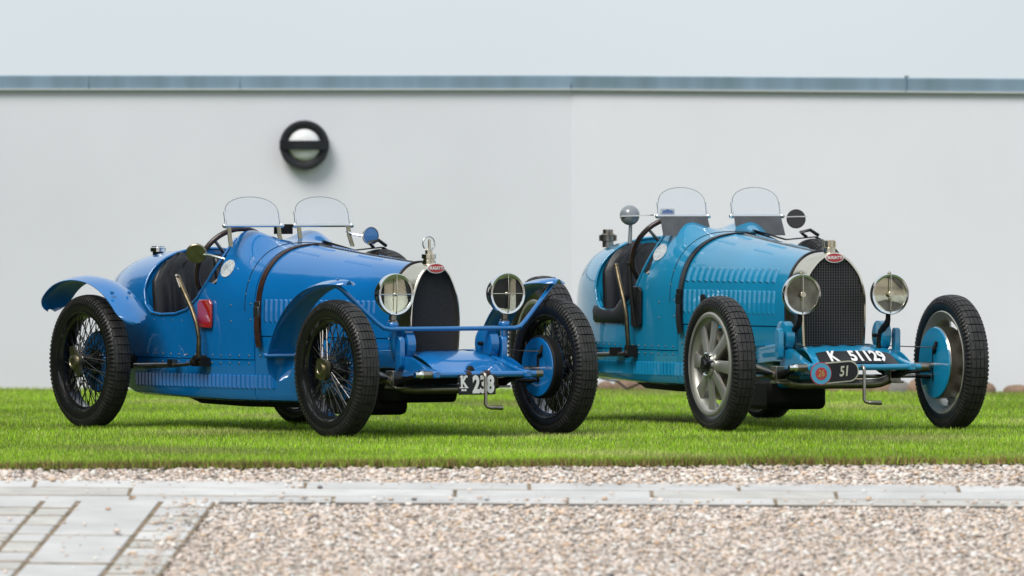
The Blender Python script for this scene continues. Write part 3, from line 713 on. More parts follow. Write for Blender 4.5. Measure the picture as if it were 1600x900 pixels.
    if P['n']==1: 
        a=apron(.93,0); MB().sphere((a[0],a[1]-.03,a[2]-.004),.022,14,8,(.8,1,1)).build('crank_hole','black_metal',apo)
    for sg in (-1,1):
        rings=[]; yy=sg*(aw0+.028)
        for t in range(13):
            u=t/12; x=-.45+(tx+.03+.45)*u; zc_=za-.055-(za-.055-tz)*ss(.35,1,u)+.02*math.sin(PI*u); hh=.045*(1-.62*ss(.4,1,u)); y_=yy+sg*(aw1-aw0+.01)*u
            rings.append([(x,y_-.018,zc_-hh),(x,y_+.018,zc_-hh),(x,y_+.018,zc_+hh),(x,y_-.018,zc_+hh)])
        bevel(MB().loft(rings).build('dumb_iron',PT,car,smooth=40),.006)
        # guard plate arching beside the apron
        pl=[]
        for t in range(9):
            u=t/8; pl.append((-.02+.30*u, za-.02+.012*math.sin(PI*u)-(za-.02-tz-.012)*u**1.8))
        pl+= [(.28,tz-.012),(-.02,tz-.012)]
        MB().prism(pl,.004,lambda u,v,d:(u,sg*(aw1+.058)+d,v)).build('spring_cover',PT,car,smooth=30)
        # leaf spring
        mb=MB()
        for k in range(4):
            L=.34-.06*k; mb.strip([(tx*.98*u*(L/.34),sg*(aw1+.075),tz-.01-.010*k-.045*(1-abs(u))**1.5+.012) for u in (-1,-.6,-.2,.2,.6,1)],[(0,0,1)]*6,[(0,1,0)]*6,.042,.008)
        mb.build('leaf_spring','black_metal',car,smooth=30)
        mb=MB().box((0,sg*(aw1+.075),.285),(.07,.062,.085)).box((.012,sg*(aw1+.075),.245),(.10,.07,.012)); bevel(mb.build('spring_clamp','steel',car,smooth=30),.004)
        # friction damper: disc stack and arm
        dx,dy,dzz=P['damper']; R_=.078*P['damper_s']
        dp=MB().lathe([(-.026,.0001),(-.026,R_*.8),(-.022,R_),(.022,R_),(.026,R_*.8),(.026,.0001)],'y',(dx,sg*dy,dzz),28).build('damper',PT,car)
        MB().tube([(dx,sg*dy-.05,dzz),(dx,sg*dy+.05,dzz)],.010,10).build('damper_bolt','black_metal',dp)
        arm=[]
        for i in range(9): a=PI*i/8; arm.append((.024*math.cos(a),.045+.024*math.sin(a)))
        for i in range(9): a=PI+PI*i/8; arm.append((.024*math.cos(a),-.065+.024*math.sin(a)))
        bevel(MB().prism(arm,.03,lambda u,v,d:(dx+.055+u,sg*(dy+.055)-.015+d,dzz-.03+v)).build('damper_arm',PT,dp,smooth=40),.004)
    tb=MB().tube([(tx,-aw1-.02,tz),(tx,aw1+.09,tz)],.0155,14).build('cross_tube',PT,car)
    for a_,b_ in (((-aw1-.02),(-aw1-.11)),((aw1+.09),(aw1+.13))): MB().tube([(tx,a_,tz),(tx,b_,tz)],.0175,12).build('tube_collar','steel',tb)
    MB().tube([(tx,-aw1-.11,tz),(tx,-aw1-.125,tz)],.02,12).tube([(tx,-aw1-.125,tz),(tx,-aw1-.15,tz)],.014,12).build('end_nut','chrome',tb)
    # starting handle
    hx=tx+.045; hb=.150
    MB().tube([(tx-.06,0,tz+.004),(hx-.012,0,tz+.004),(hx,0,tz),(hx+.004,0,tz-.014),(hx+.004,0,hb+.016),(hx+.010,.006,hb+.004),(hx+.016,.020,hb)],.0085,10).build('starting_handle','steel',car,smooth=60)
    prg=[];gx=0
    mb=MB().tube([(hx+.016,.020,hb),(hx+.018,.030,hb),(hx+.020,.036,hb),(hx+.023,.085,hb-.002)],[.009,.0115,.0105,.0115],12); mb.build('handle_grip','steel',[c for c in car.children if c.name.startswith('starting_handle')][0],smooth=50)
    # --- front axle, steering, brake cables
    axz=P['axz']; pts=[]
    for i in range(25):
        y=-.575+1.15*i/24; a=abs(y); z=.235+dz*.0+(axz-.235)*ss(.20,.47,a); pts.append((0,y,z))
    MB().tube(pts,[.016+.008*(1-ss(.3,.55,abs(p[1]))) for p in pts],14).build('front_axle','steel',car,smooth=70)
    for sg in (-1,1):
        mb=MB().tube([(0,sg*.545,axz-.075),(0,sg*.545,axz+.075)],.019,12).tube([(0,sg*.545,axz),(0,sg*.60,axz)],.024,12)
        mb.tube([(0,sg*.545,axz+.05),(.045,sg*.515,axz+.085),(.05,sg*.53,axz+.12)],.010,8); mb.tube([(.0,sg*.545,axz-.06),(-.14,sg*.50,axz-.055)],.011,8)
        mb.build('steering_knuckle','black_metal',car)
        MB().tube([(.05,sg*.53,axz+.09),(-.2,sg*.30,axz+.10),(-.6,sg*.30,axz+.07)],.0028,5).build('brake_cable','steel',car)
        MB().tube([(.03,sg*.50,axz-.02),(.03,sg*.36,axz-.035)],[.012,.008],8).build('torque_link','black_metal',car)
    MB().tube([(-.14,-.5,axz-.055),(-.14,.5,axz-.055)],.010,8).build('track_rod','steel',car)
    MB().tube([(-.10,-.40,axz+.085),(-.40,-.42,axz+.06),(-.92,-.41,axz+.04)],.013,8).build('drag_link','steel',car)
    # sump and gearbox under the engine
    mb=MB().loft([[(x,-w_,zz),(x,w_,zz),(x,w_*1.1,.34),(x,-w_*1.1,.34)] for x,w_,zz in ((-.12,.13,.22+dz),(-.16,.16,.165+dz),(-.75,.18,.15+dz),(-.9,.15,.2+dz))]); bevel(mb.build('sump','black_metal' if P['n']==1 else PT,car,smooth=30),.015)
    mb=MB().loft([[(x,-.22,zz),(x,P['tray_y'],zz),(x,P['tray_y'],.25),(x,-.22,.25)] for x,w_,zz in ((-.35,.20,.125),(-.38,.22,.10),(-.85,.22,.10),(-.9,.2,.12))]); bevel(mb.build('undertray','black_metal',car,smooth=30),.02)
    mb=MB().loft([[(x,-w_,zz),(x,w_,zz),(x,w_,.24),(x,-w_,.24)] for x,w_,zz in ((-.95,.18,.16+dz),(-1.05,.22,.125+dz),(-1.5,.24,.122+dz),(-1.95,.24,.13+dz),(-2.3,.2,.19+dz))]); mb.build('belly_pan','black_metal',car,smooth=30)
    # rear axle
    rz=P['rear_R']-.003
    MB().tube([(-2.4,-.6,rz),(-2.4,-.12,rz),(-2.4,.12,rz),(-2.4,.6,rz)],[.032,.045,.045,.032],14).sphere((-2.4,0,rz),.13,16,10).build('rear_axle','black_metal',car)
    # --- wheels
    fz=P['front_R']-.003
    if P['n']==1:
        w1=wire_wheel(P['front_R'],'square',PT); w2=wire_wheel(P['rear_R'],'winged',PT)
        lst=[(w1,0,-.63,fz,0),(None,0,.63,fz,PI),(w2,-2.4,-.63,rz,0),('r',-2.4,.63,rz,PI)]
    else:
        w1=alloy_wheel(P['front_R'],.0605,PT); w2=alloy_wheel(P['rear_R'],.066,PT)
        lst=[(w1,0,-.63,fz,0),(None,0,.63,fz,PI),(w2,-2.4,-.63,rz,0),('r',-2.4,.63,rz,PI)]
    for src,x,y,z,r_ in lst:
        if src is None: o=copy_tree(w1)
        elif src=='r': o=copy_tree(w2)
        else: o=src
        o.parent=car; o.location=(x,y,z); stv=rad(P['steer']) if x==0 else 0; o.rotation_euler=(0,0,r_+stv)
        if r_==0: o.rotation_euler=(0,rad(random.uniform(0,360)),stv)
        else: o.rotation_euler=(0,rad(random.uniform(0,360)),r_+stv)
    # spare wheel strapped to the far flank
    sp=copy_tree(w1); sp.parent=car; sp.location=(-1.36,.375+.09,.59+dz*.9-.02); sp.rotation_euler=(0,0,PI)
    for ch in list(sp.children):
        if ch.name.startswith(('brake_drum','backplate')): bpy.data.objects.remove(ch)
    sp.name='spare_wheel'; zt_=sp.location.z+P['front_R']+.004
    ys=.465
    MB().strip([(-1.36,.12,Tb(-1.36)+.006),(-1.36,.30,zt_-.01),(-1.36,ys,zt_+.004),(-1.36,ys+.05,zt_-.02)],[(0,0,1)]*4,[(1,0,0)]*4,.032,.006).tube([(-1.36,ys-.05,zt_+.004),(-1.34,ys-.09,zt_+.028),(-1.31,ys-.05,zt_+.040),(-1.32,ys,zt_+.012)],.009,8).build('wheel_strap',P['strap2'],car,smooth=50)
    # --- cockpit: seat, steering wheel, dash
    mb=MB(); ny,nz_=49,12; vs=[];fs=[]
    for j in range(nz_+1):
        t=j/nz_; z=.34+(Tb(-2.26)-.035-.34)*t
        for i in range(ny):
            s=-1+2*i/(ny-1); hw_=min(.361,abs(yside(-2.27,z))-.006); y=s*hw_
            pl=abs(math.sin(y/.092*PI))**.45*.022; x=-2.262+.045*(1-t)**1.2+pl+.03*math.sin(PI*t)-.02*max(0,abs(s)-.85)/.15
            vs.append((x,y,z))
    for j in range(nz_):
        for i in range(ny-1): a=j*ny+i; fs.append((a,a+1,a+ny+1,a+ny))
    seat=MB().add(vs,fs).build('seat_back','leather_black',car,smooth=60)
    so_=seat.modifiers.new('s','SOLIDIFY'); so_.thickness=.02
    mb=MB().box((-2.0,-.17,.44),(.44,.30,.12)).box((-2.0,.17,.44),(.44,.30,.12)); bevel(mb.build('seat_cushion','leather_black',car),.03,3)
    swc=Vector((-1.70,-.205,.825+dz)); tilt=Matrix.Rotation(rad(24),3,'Y')
    ringp=[swc+tilt@Vector((0,.205*math.cos(2*PI*i/40),.205*math.sin(2*PI*i/40))) for i in range(40)]
    sw=MB().tube(ringp,.0135,10,closed=True).build('steering_wheel','wood_dark',car,smooth=70)
    mb=MB()
    for i in range(4):
        a=PI/4+PI/2*i; e=swc+tilt@Vector((0,.2*math.cos(a),.2*math.sin(a))); mb.tube([swc+tilt@Vector((.02,0,0)),e],[.011,.008],8)
    mb.tube([swc+tilt@Vector((-.01,0,0)),swc+tilt@Vector((.45,0,0))],.018,10); mb.build('wheel_spokes','steel',sw)
    # --- aero screens
    sx,hwid_,zr,zt2=P['screen']
    for sg in (-1,1):
        yc=sg*.205; mb=MB()
        mb.tube([(sx,yc-hwid_-.02,zr),(sx,yc+hwid_+.02,zr)],.0085,10)
        for e in (-1,1): mb.tube([(sx,yc+e*(hwid_+.004),zr-.012),(sx-.018,yc+e*(hwid_+.004),zr+.070)],.0055,8); mb.sphere((sx,yc+e*(hwid_+.012),zr),.013,10,8)
        fr_=mb.build('windscreen','chrome',car,smooth=60)
        pl=[(-hwid_,0),(hwid_,0)]
        for i in range(15): a=PI*i/14; pl.append((hwid_*math.cos(a)*1.0 if True else 0,.062+(zt2-zr-.062)*math.sin(a)**.8))
        lean=.27
        MB().prism(pl,.005,lambda u,v,d:(sx-.002-v*lean+d,yc+u,zr+v)).build('glass','glass',fr_,smooth=30)
        # the cut edge of the glass shows as a thin grey line
        arc=[(sx-v*lean,yc+u,zr+v) for u,v in pl[2:]]; MB().tube(arc,.0015,5).build('glass_edge','grey_panel',fr_)
        if P['n']==1:
            for e in (-1,1):
                mb=MB(); y=yc+e*(hwid_-.01); mb.strip([(sx+.002,y,zr),(sx+.012,y,zr-.05),(sx+.035,y+e*.006,zr-.105)],[(1,0,.3)]*3,[(0,1,0)]*3,.022,.006)
                mb.build('screen_bracket','brass',fr_,smooth=30)
        else:
            pl2=[(-hwid_,0),(hwid_,0),(hwid_+.012,-.10),(-hwid_+.004,-.10)]
            MB().prism(pl2,.006,lambda u,v,d:(sx+.004-v*.35+d,yc+u,zr+v)).build('screen_apron','grey_panel',fr_,smooth=0)
    if P['n']==1:
        MB().box((sx-.05,.0,zr-.018),(.06,.075,.05)).build('mirror_back','black_metal',car)
    # --- fuel filler cap on the tail
    fx,fy,fzc=P['filler']; zf=Tb(fx)-.02
    MB().lathe([(zf,.030),(fzc-.028,.030)],'z',(fx,fy,0),20).build('filler_neck','black_metal' if P['n']==1 else 'steel',bo)
    capm=MB().lathe([(fzc-.030,.030),(fzc-.028,.042),(fzc-.008,.042),(fzc-.004,.036),(fzc,.036),(fzc,.0001)],'z',(fx,fy,0),24)
    if P['n']==2:
        capm=MB().lathe([(fzc-.065,.026),(fzc-.06,.040),(fzc-.028,.040),(fzc-.02,.028),(fzc,.027),(fzc,.0001)],'z',(fx,fy,0),24)
        for k in range(8): a=2*PI*k/8; capm.box((fx+.042*math.cos(a),fy+.042*math.sin(a),fzc-.045),(.012,.012,.03),Matrix.Rotation(a,3,'Z')); 
    capm.build('filler_cap','steel' if P['n']==2 else 'chrome',bo,smooth=40)
    # tail strap / bolt-on slot
    # --- stickers, reflectors, levers on the near flank
    xk,zk_=P['sticker']; MB().prism(el(P['stk'][0],P['stk'][1],28),.0025,lambda u,v,d:(xk+u,yside(xk+u,zk_+v)-.0035-hump(xk,-.35)*0+d*.5,zk_+v)).build('round_sticker','sticker',bo,smooth=40)
    if P['n']==1:
        yy=-Wf(-1.66)-.002
        rl=[(-.060,-.07),(.060,-.07),(.066,-.03),(.066,.05),(.05,.072),(-.05,.072),(-.066,.05),(-.066,-.03)]
        bevel(MB().prism(rl,-.016,lambda u,v,d:(-1.665+u,yy+d,.585+v)).build('red_reflector','red_lens',car,smooth=30),.005)
        lv=MB().tube([(-1.655,-.43,.345),(-1.650,-.435,.40),(-1.640,-.44,.47),(-1.655,-.445,.54),(-1.70,-.445,.61),(-1.79,-.44,.70),(-1.86,-.435,.775)],[.015,.013,.011,.011,.012,.014,.013],10).build('brake_lever','bronze',car,smooth=60)
        MB().tube([(-1.80,-.455,.715),(-1.845,-.452,.77)],.007,8).sphere((-1.845,-.448,.772),.013,10,8).build('lever_trigger','steel',lv)
        mb=MB().box((-1.66,-.41,.345),(.075,.05,.045)).sphere((-1.71,-.425,.345),.024,12,8).tube([(-1.655,-.39,.36),(-1.655,-.46,.36)],.018,10); mb.build('lever_pivot','black_metal',lv)
        MB().tube([(-1.71,-.43,.335),(-1.86,-.43,.325),(-1.9,-.43,.325),(-2.30,-.425,.315)],[.009,.009,.013,.014],10).box((-1.92,-.43,.335),(.05,.03,.04)).build('brake_rod','steel',car)
        mi=MB().lathe([(.006,.0001),(.005,.049),(0,.053),(-.006,.053),(-.012,.045),(-.014,.0001)],'x',(0,0,0),32); m_=mi.build('side_mirror','brass',car); m_.location=(-1.64,-.455,.888); m_.rotation_euler=(0,rad(22),rad(-34))
        MB().tube([(-1.635,-.43,.885),(-1.58,-.41,.880),(-1.52,-.36,.862)],.006,8).build('mirror_arm','chrome',car)
        mi=MB().lathe([(.006,.0001),(.004,.042),(0,.0445),(-.006,.0445),(-.012,.038),(-.014,.0001)],'x',(-1.43,.44,.975),28); m_=mi.build('side_mirror',PT,car)
        MB().tube([(-1.44,.40,.975),(-1.48,.36,.985),(-1.50,.34,1.0)],.006,8).build('mirror_arm','chrome',m_)
        MB().lathe([(-.002,.0445),(-.002,.047),(.007,.047),(.007,.0445)],'x',(-1.43,.44,.975),28,closed=True).build('mirror_rim','chrome',m_)
    else:
        lv=MB().tube([(-1.72,-.425,.375),(-1.715,-.435,.47),(-1.715,-.44,.56),(-1.74,-.445,.64),(-1.80,-.445,.735),(-1.855,-.44,.81)],[.013,.012,.012,.012,.012,.011],10).sphere((-1.857,-.44,.815),.013,10,8).build('brake_lever','bronze',car,smooth=60)
        l2=MB().tube([(-1.70,-.395,.50),(-1.705,-.41,.60),(-1.72,-.415,.70),(-1.74,-.415,.82)],[.012,.012,.013,.011],10).sphere((-1.74,-.415,.825),.014,10,8).build('gear_lever','black_metal',car,smooth=60)
        pl=[(-.055,-.10),(.045,-.10),(.062,-.085),(.066,.09),(.05,.105),(-.05,.11),(-.064,.09),(-.066,-.08)]
        bevel(MB().prism(pl,-.014,lambda u,v,d:(-1.70+u,-Wf(-1.7)-.004+d,.60+v)).build('lever_guard','leather_black',car,smooth=30),.004)
        mb=MB().box((-1.73,-.41,.375),(.05,.05,.06)).sphere((-1.73,-.43,.36),.022,10,8); mb.build('lever_pivot','black_metal',lv); MB().box((-1.90,-.425,.372),(.09,.035,.04)).build('rod_joint','black_metal',lv)
        MB().tube([(-1.75,-.43,.36),(-2.30,-.425,.345)],.012,10).build('brake_rod','steel',car)
        # leather elbow pad over the sill
        C=[];Nn=[];Wd=[]; rings=[]
        for i in range(11):
            u=i/10; x=-1.84-.43*u; zt_=.580+.075*(1-ss(0,.4,u))+.018*ss(.7,1,u); yo=-Wf(x)-.006
            rings.append([(x,yo-.002,.515),(x,yo-.012,.53),(x,yo-.016,zt_-.02),(x,yo-.008,zt_+.004),(x,yo+.03,zt_+.008),(x,yo+.03,zt_-.006),(x,yo+.004,zt_-.012),(x,yo+.003,.515)])
        MB().loft(rings).build('elbow_pad','leather_black',car,smooth=50)
        mr=MB(); mr.sphere((-1.62,-.46,1.075),.052,20,14).tube([(-1.62,-.46,.93),(-1.62,-.455,1.03)],[.012,.009],10)
        m_=mr.build('side_mirror','mirror_grey',car,smooth=70)
        MB().strip([(-1.60,-.52,1.070),(-1.565,-.46,1.072),(-1.54,-.41,1.074),(-1.54,-.33,1.076)],[(0,0,1)]*4,[(1,0,0)]*4,.012,.006).build('mirror_arm','chrome',m_)
        mi=MB(); mi.lathe([(.004,.0001),(.004,.046),(0,.05),(-.02,.046),(-.036,.030),(-.042,.0001)],'x',(0,0,0),28); m2=mi.build('side_mirror','black_enamel',car); m2.location=(-1.52,.425,1.055); m2.rotation_euler=(0,0,rad(-18))
        MB().strip([(.006,.055,.012),(.008,0,.012),(.006,-.05,.010),(0,-.11,.004)],[(0,0,1)]*4,[(1,0,0)]*4,.012,.005).build('mirror_arm','chrome',m2)
        # rally plaque behind the near screen
        pq=MB().box((sx-.012,-.205-hwid_+.048,zr+.022),(.004,.078,.032)).build('rally_plaque','white_enamel',car,smooth=0)
        MB().prism([(-.034,-.008),(.034,-.008),(.026,.006),(.010,.009),(0,.014),(-.010,.009),(-.026,.006)],.002,lambda u,v,d:(sx-.0095+d,-.205-hwid_+.048+u,zr+.022+v)).build('plaque_emblem','sticker_blue',pq,smooth=0)
    # --- headlamps
    lx,ly,lz=P['lamp']
    for sg in (-1,1):
        c=(lx,sg*ly,lz)
        hb_=MB().lathe([(.0,.094),(-.03,.092),(-.065,.078),(-.095,.052),(-.108,.025),(-.112,.0001)],'x',c,36).build('headlamp','black_metal' if P['n']==1 else 'steel',car,smooth=60)
        MB().lathe([(-.012,.094),(-.012,.102),(.006,.103),(.014,.099),(.013,.088),(.004,.086)],'x',c,48,closed=True).build('lamp_rim','chrome',hb_,smooth=50)
        MB().lathe([(.000,.0895),(-.012,.080),(-.026,.066),(-.038,.046),(-.044,.02),(-.045,.0001)],'x',c,40).build('lamp_reflector','reflector',hb_,smooth=80)
        MB().lathe([(.004,.0001),(.004,.0888),(.008,.0888),(.013,.06),(.016,.03),(.017,.0001)],'x',c,40).build('lamp_lens','lens_glass',hb_,smooth=80)
        MB().sphere((lx-.008,sg*ly,lz),.013,14,10).tube([(lx-.046,sg*ly,lz),(lx-.008,sg*ly,lz)],.010,10).build('bulb','amber' if P['n']==2 else 'nickel',hb_)
        mb=MB().tube([(lx+.016,sg*ly,lz-.094),(lx+.022,sg*ly,lz),(lx+.016,sg*ly,lz+.094)],.0026,6)
        if P['n']==1: mb.tube([(lx+.016,sg*ly-.094,lz),(lx+.022,sg*ly,lz),(lx+.016,sg*ly+.094,lz)],.0026,6)
        else: mb.lathe([(.012,.0001),(.020,.016),(.024,.014),(.024,.0001)],'x',(lx,sg*ly,lz),16); mb.strip([(lx-.01,sg*ly,lz-.088),(lx+.0,sg*ly,lz-.02)],[(1,0,0)]*2,[(0,1,0)]*2,.016,.003)
        mb.build('lens_bars','nickel',hb_)
        mb=MB().sphere((lx-.004,sg*ly-.104 if P['n']==1 else sg*ly,lz if P['n']==1 else lz+.104),.010,8,6); mb.build('rim_catch','black_metal' if P['n']==1 else 'brass',hb_)
        mb=MB()
        if P['n']==1:
            mb.lathe([(lz-.165,.020),(lz-.16,.024),(lz-.13,.024),(lz-.126,.019),(lz-.098,.019)],'z',(lx-.02,sg*ly,0),16).build('lamp_stem','steel',hb_)
            MB().sphere((lx-.02,sg*ly,lz-.150),.030,16,10,(1,1,.85)).build('lamp_ball',PT,hb_,smooth=70)
            MB().tube([(lx-.02,sg*ly,lz-.165),(lx-.02,sg*ly,.47),(lx-.04,sg*(ly-.03),.40),(lx-.06,sg*(aw0+.05),.36)],[.018,.018,.022,.026],10).build('lamp_post',PT,car,smooth=60)
        else:
            mb.tube([(lx-.02,sg*ly,lz-.095),(lx-.02,sg*ly,lz-.125),(lx-.035,sg*(ly+.0),lz-.15),(lx-.07,sg*(ly-.0),lz-.165),(lx-.11,sg*(ly+.0),lz-.19),(lx-.125,sg*(ly+.0),lz-.25),(lx-.13,sg*(ly),lz-.31)],[.012,.013,.017,.017,.017,.018,.02],10).build('lamp_bracket','black_metal',hb_,smooth=60)
    # --- number plates
    if P['n']==1:
        pc=(tx+.018,-.030,.262); pl=MB().box(pc,(.006,.214,.098)); plo=bevel(pl.build('number_plate','plate_black',car,smooth=0),.003)
        link('plate_digits',text_mesh('plate_digits','238',.114,'white_enamel',.72,.0048,.001),plo,loc=(pc[0]+.0045,pc[1]+.034,pc[2]-.003),rot=(PI/2,0,PI/2))
        link('plate_letter',text_mesh('plate_letter','K',.080,'white_enamel',.74,.0028,.001),plo,loc=(pc[0]+.0045,pc[1]-.078,pc[2]+.012),rot=(PI/2,0,PI/2))
        mb=MB()
        for y_,z_,w_ in ((-.090,.038,.022),(-.066,.038,.018),(-.091,-.014,.023),(-.064,-.014,.021)): mb.box((pc[0]+.0047,pc[1]+y_,pc[2]+z_),(.002,w_,.005))
        for k in range(3): mb.box((pc[0]+.0047,pc[1]-.088+.010*k,pc[2]-.026),(.002,.0075,.009))
        mb.build('letter_serifs','white_enamel',plo,smooth=0)
        mb=MB()
        for y_ in (-.075,.035): mb.tube([(tx,pc[1]+y_-.014+.03,tz),(tx,pc[1]+y_+.014+.03,tz)],.0195,14)
        mb.build('plate_band','leather_brown',plo)
    else:
        # plate lying on the apron
        t0,t1=.68,.97; vs=[];n_=14
        def on(t,s,e): a=apron(t,s); return (a[0]+e*.5,a[1],a[2]+e)
        s0,s1=-.86,.98
        vs=[on(t,s0+(s1-s0)*j/n_,.006) for t in (t0,t1) for j in range(n_+1)]+[on(t,s0+(s1-s0)*j/n_,.002) for t in (t0,t1) for j in range(n_+1)]
        q_=n_+1; fs=[(j,j+1,q_+j+1,q_+j) for j in range(n_)]+[(q_+j,q_+j+1,3*q_+j+1,3*q_+j) for j in range(n_)]+[(j,2*q_+j,2*q_+j+1,j+1) for j in range(n_)]
        plo=MB().add(vs,fs).build('number_plate','plate_black',car,smooth=30)
        a0,a1=Vector(on(t0,0,.009)),Vector(on(t1,0,.009)); sl_=math.atan2(a0.z-a1.z,a1.x-a0.x)
        for body_,sc,frac,bold in (('K',.76,-.52,.0030),('51129',.86,.30,.0030)):
            tm=text_mesh('plate_digits',body_,.088,'white_enamel',sc,bold,.0008); c=(a0+a1)/2; wy=frac*(aw0+(aw1-aw0)*.66)
            for v in tm.vertices:   # wrap on the curved sheet
                u=(v.co.y+.038)/.076; s_=(wy+v.co.x)/(aw0+(aw1-aw0)*.66); p=on(t1+(t0-t1)*u,max(-1,min(1,s_)),.0085+v.co.z); v.co=p
            link('plate_digits',tm,plo)
        # oval club plate with roundel, hung on the tube
        pc=Vector((tx+.060,-.165,.302)); 
        cap=[( .082+.0525*math.cos(a),.0525*math.sin(a)) for a in [-PI/2+PI*i/14 for i in range(15)]]+[(-.082+.0525*math.cos(a),.0525*math.sin(a)) for a in [PI/2+PI*i/14 for i in range(15)]]
        rot=Matrix.Rotation(rad(P['oval_rot']),3,'Z'); ti=Matrix.Rotation(rad(4),3,'X')
        def T(u,v,d): p=rot@(ti@Vector((d,u,v))); return (pc.x+p.x,pc.y+p.y,pc.z+p.z)
        ov=MB().prism(cap,.006,T).build('club_plate','cream_digit',car,smooth=30)
        MB().prism([(u*.955,v*.88) for u,v in cap],.003,lambda u,v,d:T(u,v,d+.0045)).build('plate_field','plate_black',ov,smooth=30)
        MB().prism(el(.060,.057,36),.003,lambda u,v,d:T(u-.0815,v,d+.0055)).build('roundel_edge','badge_red',ov,smooth=30)
        MB().prism(el(.0555,.0525,36),.003,lambda u,v,d:T(u-.0815,v,d+.0068)).build('roundel_ring','ring_blue',ov,smooth=30)
        MB().prism(el(.033,.031,30),.003,lambda u,v,d:T(u-.0815,v,d+.0082)).build('roundel_centre','badge_red',ov,smooth=30)
        for nm_,body_,sz_,m_,ux,sxx,b_,e,sh in (('roundel_numerals','26',.046,'gold',-.0815,.80,.0004,.0125,.15),('plate_numerals','51',.070,'cream_digit',.052,.78,.0016,.0095,.18)):
            tm=text_mesh(nm_,body_,sz_,m_,sxx,b_,.0008)
            for v in tm.vertices: v.co=T(v.co.x+ux+v.co.y*sh,v.co.y,v.co.z+e)
            link(nm_,tm,ov)
        MB().tube([(tx,-.26,tz),(pc.x-.004,-.22,pc.z)],.006,6).tube([(tx,-.08,tz),(pc.x-.004,-.10,pc.z)],.006,6).build('plate_bracket','black_metal',ov)
    # --- mudguards and their stay
    if P['n']==1:
        def guard(path,y0,wid,par,crown=.022):
            n_=len(path); NS=10; top=[];bot=[]
            for i,(x,z) in enumerate(path):
                a=path[max(0,i-1)];b=path[min(n_-1,i+1)]; tx_,tz_=b[0]-a[0],b[1]-a[1]; L=math.hypot(tx_,tz_); nx,nz2=-tz_/L,tx_/L
                if nz2<0 and i<n_*.3: pass
                u=i/(n_-1); e=min(u,1-u); wv=wid*max(.22,(1-(1-min(1,e/.11))**2)**.5)
                for j in range(NS+1):
                    s=-1+2*j/NS; d=crown*(1-s*s); top.append((x+nx*d,y0+s*wv/2,z+nz2*d)); bot.append((x+nx*(d-.003),y0+s*wv/2,z+nz2*(d-.003)))
            k=NS+1; o3=len(top); fs=[]
            for i in range(n_-1):
                for j in range(NS): a=i*k+j; fs+=[(a,a+1,a+k+1,a+k),(o3+a,o3+a+k,o3+a+k+1,o3+a+1)]
                fs+=[(i*k,(i+1)*k,o3+(i+1)*k,o3+i*k),(i*k+NS,o3+i*k+NS,o3+(i+1)*k+NS,(i+1)*k+NS)]
            for j in range(NS): fs+=[(j,o3+j,o3+j+1,j+1),((n_-1)*k+j,(n_-1)*k+j+1,o3+(n_-1)*k+j+1,o3+(n_-1)*k+j)]
            g_=MB().add(top+bot,fs).build('mudguard',PT,par,smooth=60)
            for s in (-1,1): pass
            return g_
        def smooth_path(pts,m=60):
            t=[0]
            for a,b in zip(pts,pts[1:]): t.append(t[-1]+math.hypot(b[0]-a[0],b[1]-a[1]))
            fx_=hermite(t,[p[0] for p in pts]); fz_=hermite(t,[p[1] for p in pts]); return [(fx_(t[-1]*i/m),fz_(t[-1]*i/m)) for i in range(m+1)]
        front=smooth_path([(-.585,.27),(-.570,.40),(-.50,.53),(-.40,.63),(-.27,.705),(-.13,.742),(0.0,.752),(.075,.748)])
        rear=smooth_path([(-2.84,.585),(-2.80,.635),(-2.74,.685),(-2.66,.724),(-2.56,.745),(-2.44,.75),(-2.30,.732),(-2.18,.69),(-2.08,.63),(-2.0,.56),(-1.97,.525)])
        for sg in (-1,1):
            f_=guard(front[::1],sg*.605,.155,car); r_=guard(rear,sg*.605,.18,car)
            mb=MB()
            for x,z in ((.0,.776),): mb.sphere((x,sg*.625,z),.008,8,5,(1,1,.5))
            mb.build('guard_bolt',PT,f_)
            mb=MB()
            for x,z,y in ((-2.10,.69,-.05),(-2.10,.69,.05)): mb.sphere((x,sg*.625+y,z),.011,8,5)
            mb.build('guard_bolt',PT,r_)
            MB().tube([(-.55,sg*.36,.40),(-.565,sg*.50,.395),(-.575,sg*.70,.395)],.011,8).build('guard_bracket',PT,f_)
            MB().tube([(-2.4,sg*.36,.60),(-2.4,sg*.50,.735),(-2.4,sg*.66,.752)],.011,8).build('guard_bracket',PT,r_)
        xs_=lx+.012; MB().tube([(-.02,-.635,.752),(.0,-.60,.725),(xs_-.01,-.43,.565),(xs_,-.395,.538),(xs_,-.36,.531),(xs_,.36,.531),(xs_,.395,.538),(xs_-.01,.43,.565),(.0,.60,.725),(-.02,.635,.752)],.0115,10).build('guard_stay',PT,car,smooth=70)
    return car

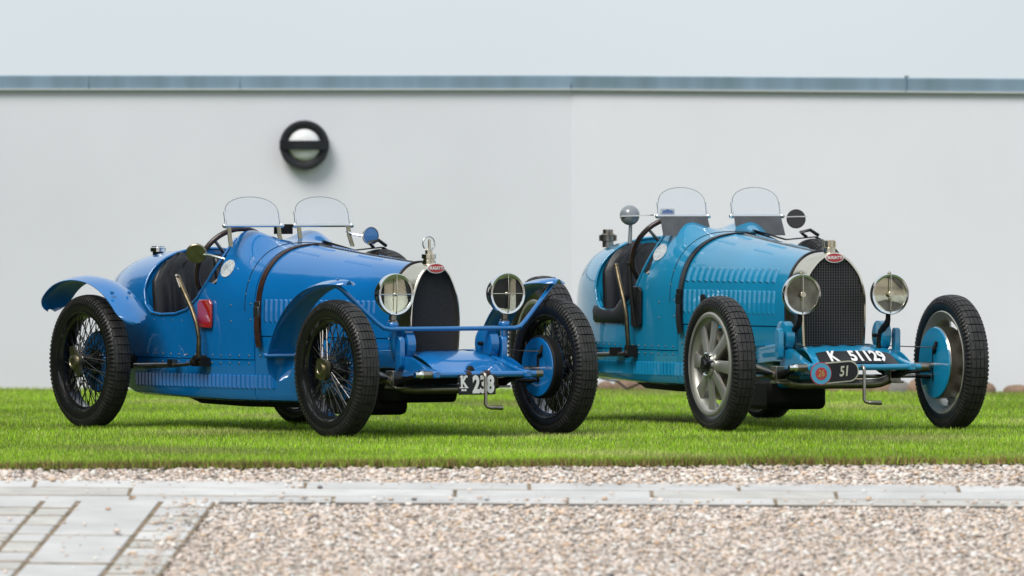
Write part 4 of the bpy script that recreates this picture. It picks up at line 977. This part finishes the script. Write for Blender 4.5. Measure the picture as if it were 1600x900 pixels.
car1=build_car(dict(n=1,loc=(-.3204,50.212,0),th=32.33,label='royal blue open vintage racing car with wire wheels and cycle mudguards',paint='paint_royal',dz=0.0,hump=.085,rad_x=-.11,sw=.042,stk=(.054,.043),bx=0.0,zlow=.150,
    strap='leather_brown',bucklem='steel',strap2='leather_black',core=[(.126,.418),(.132,.50),(.134,.57),(.128,.66),(.108,.728),(.078,.79),(.048,.820),(.02,.834),(0,.837)],border=.010,
    tube_z=.312,apron=(.185,.225),damper=(-.01,.24,.455),damper_s=1.0,axz=.325,front_R=.340,rear_R=.340,tray_y=0.0,steer=-1.0,screen=(-1.50,.155,1.028,1.172),filler=(-2.62,-.10,.918),sticker=(-1.535,.815),lamp=(.04,.322,.70)))
car2=build_car(dict(n=2,loc=(1.6217,51.328,0),th=21.29,label='turquoise blue open vintage racing car with flat spoked alloy wheels and no mudguards',paint='paint_teal',dz=.048,hump=.085,rad_x=-.030,sw=.052,stk=(.066,.042),bx=.06,zlow=.205,
    strap='leather_black',bucklem='black_metal',strap2='leather_black',core=[(.155,.427),(.160,.52),(.162,.62),(.160,.69),(.134,.78),(.082,.844),(.047,.868),(.02,.878),(0,.880)],border=.013,
    tube_z=.325,apron=(.195,.235),damper=(-.03,.262,.478),damper_s=.95,axz=.325,front_R=.342,rear_R=.380,tray_y=.10,steer=1.8,screen=(-1.52,.130,1.070,1.217),filler=(-2.72,-.14,.995),sticker=(-1.55,.885),lamp=(.125,.239,.686),oval_rot=6))
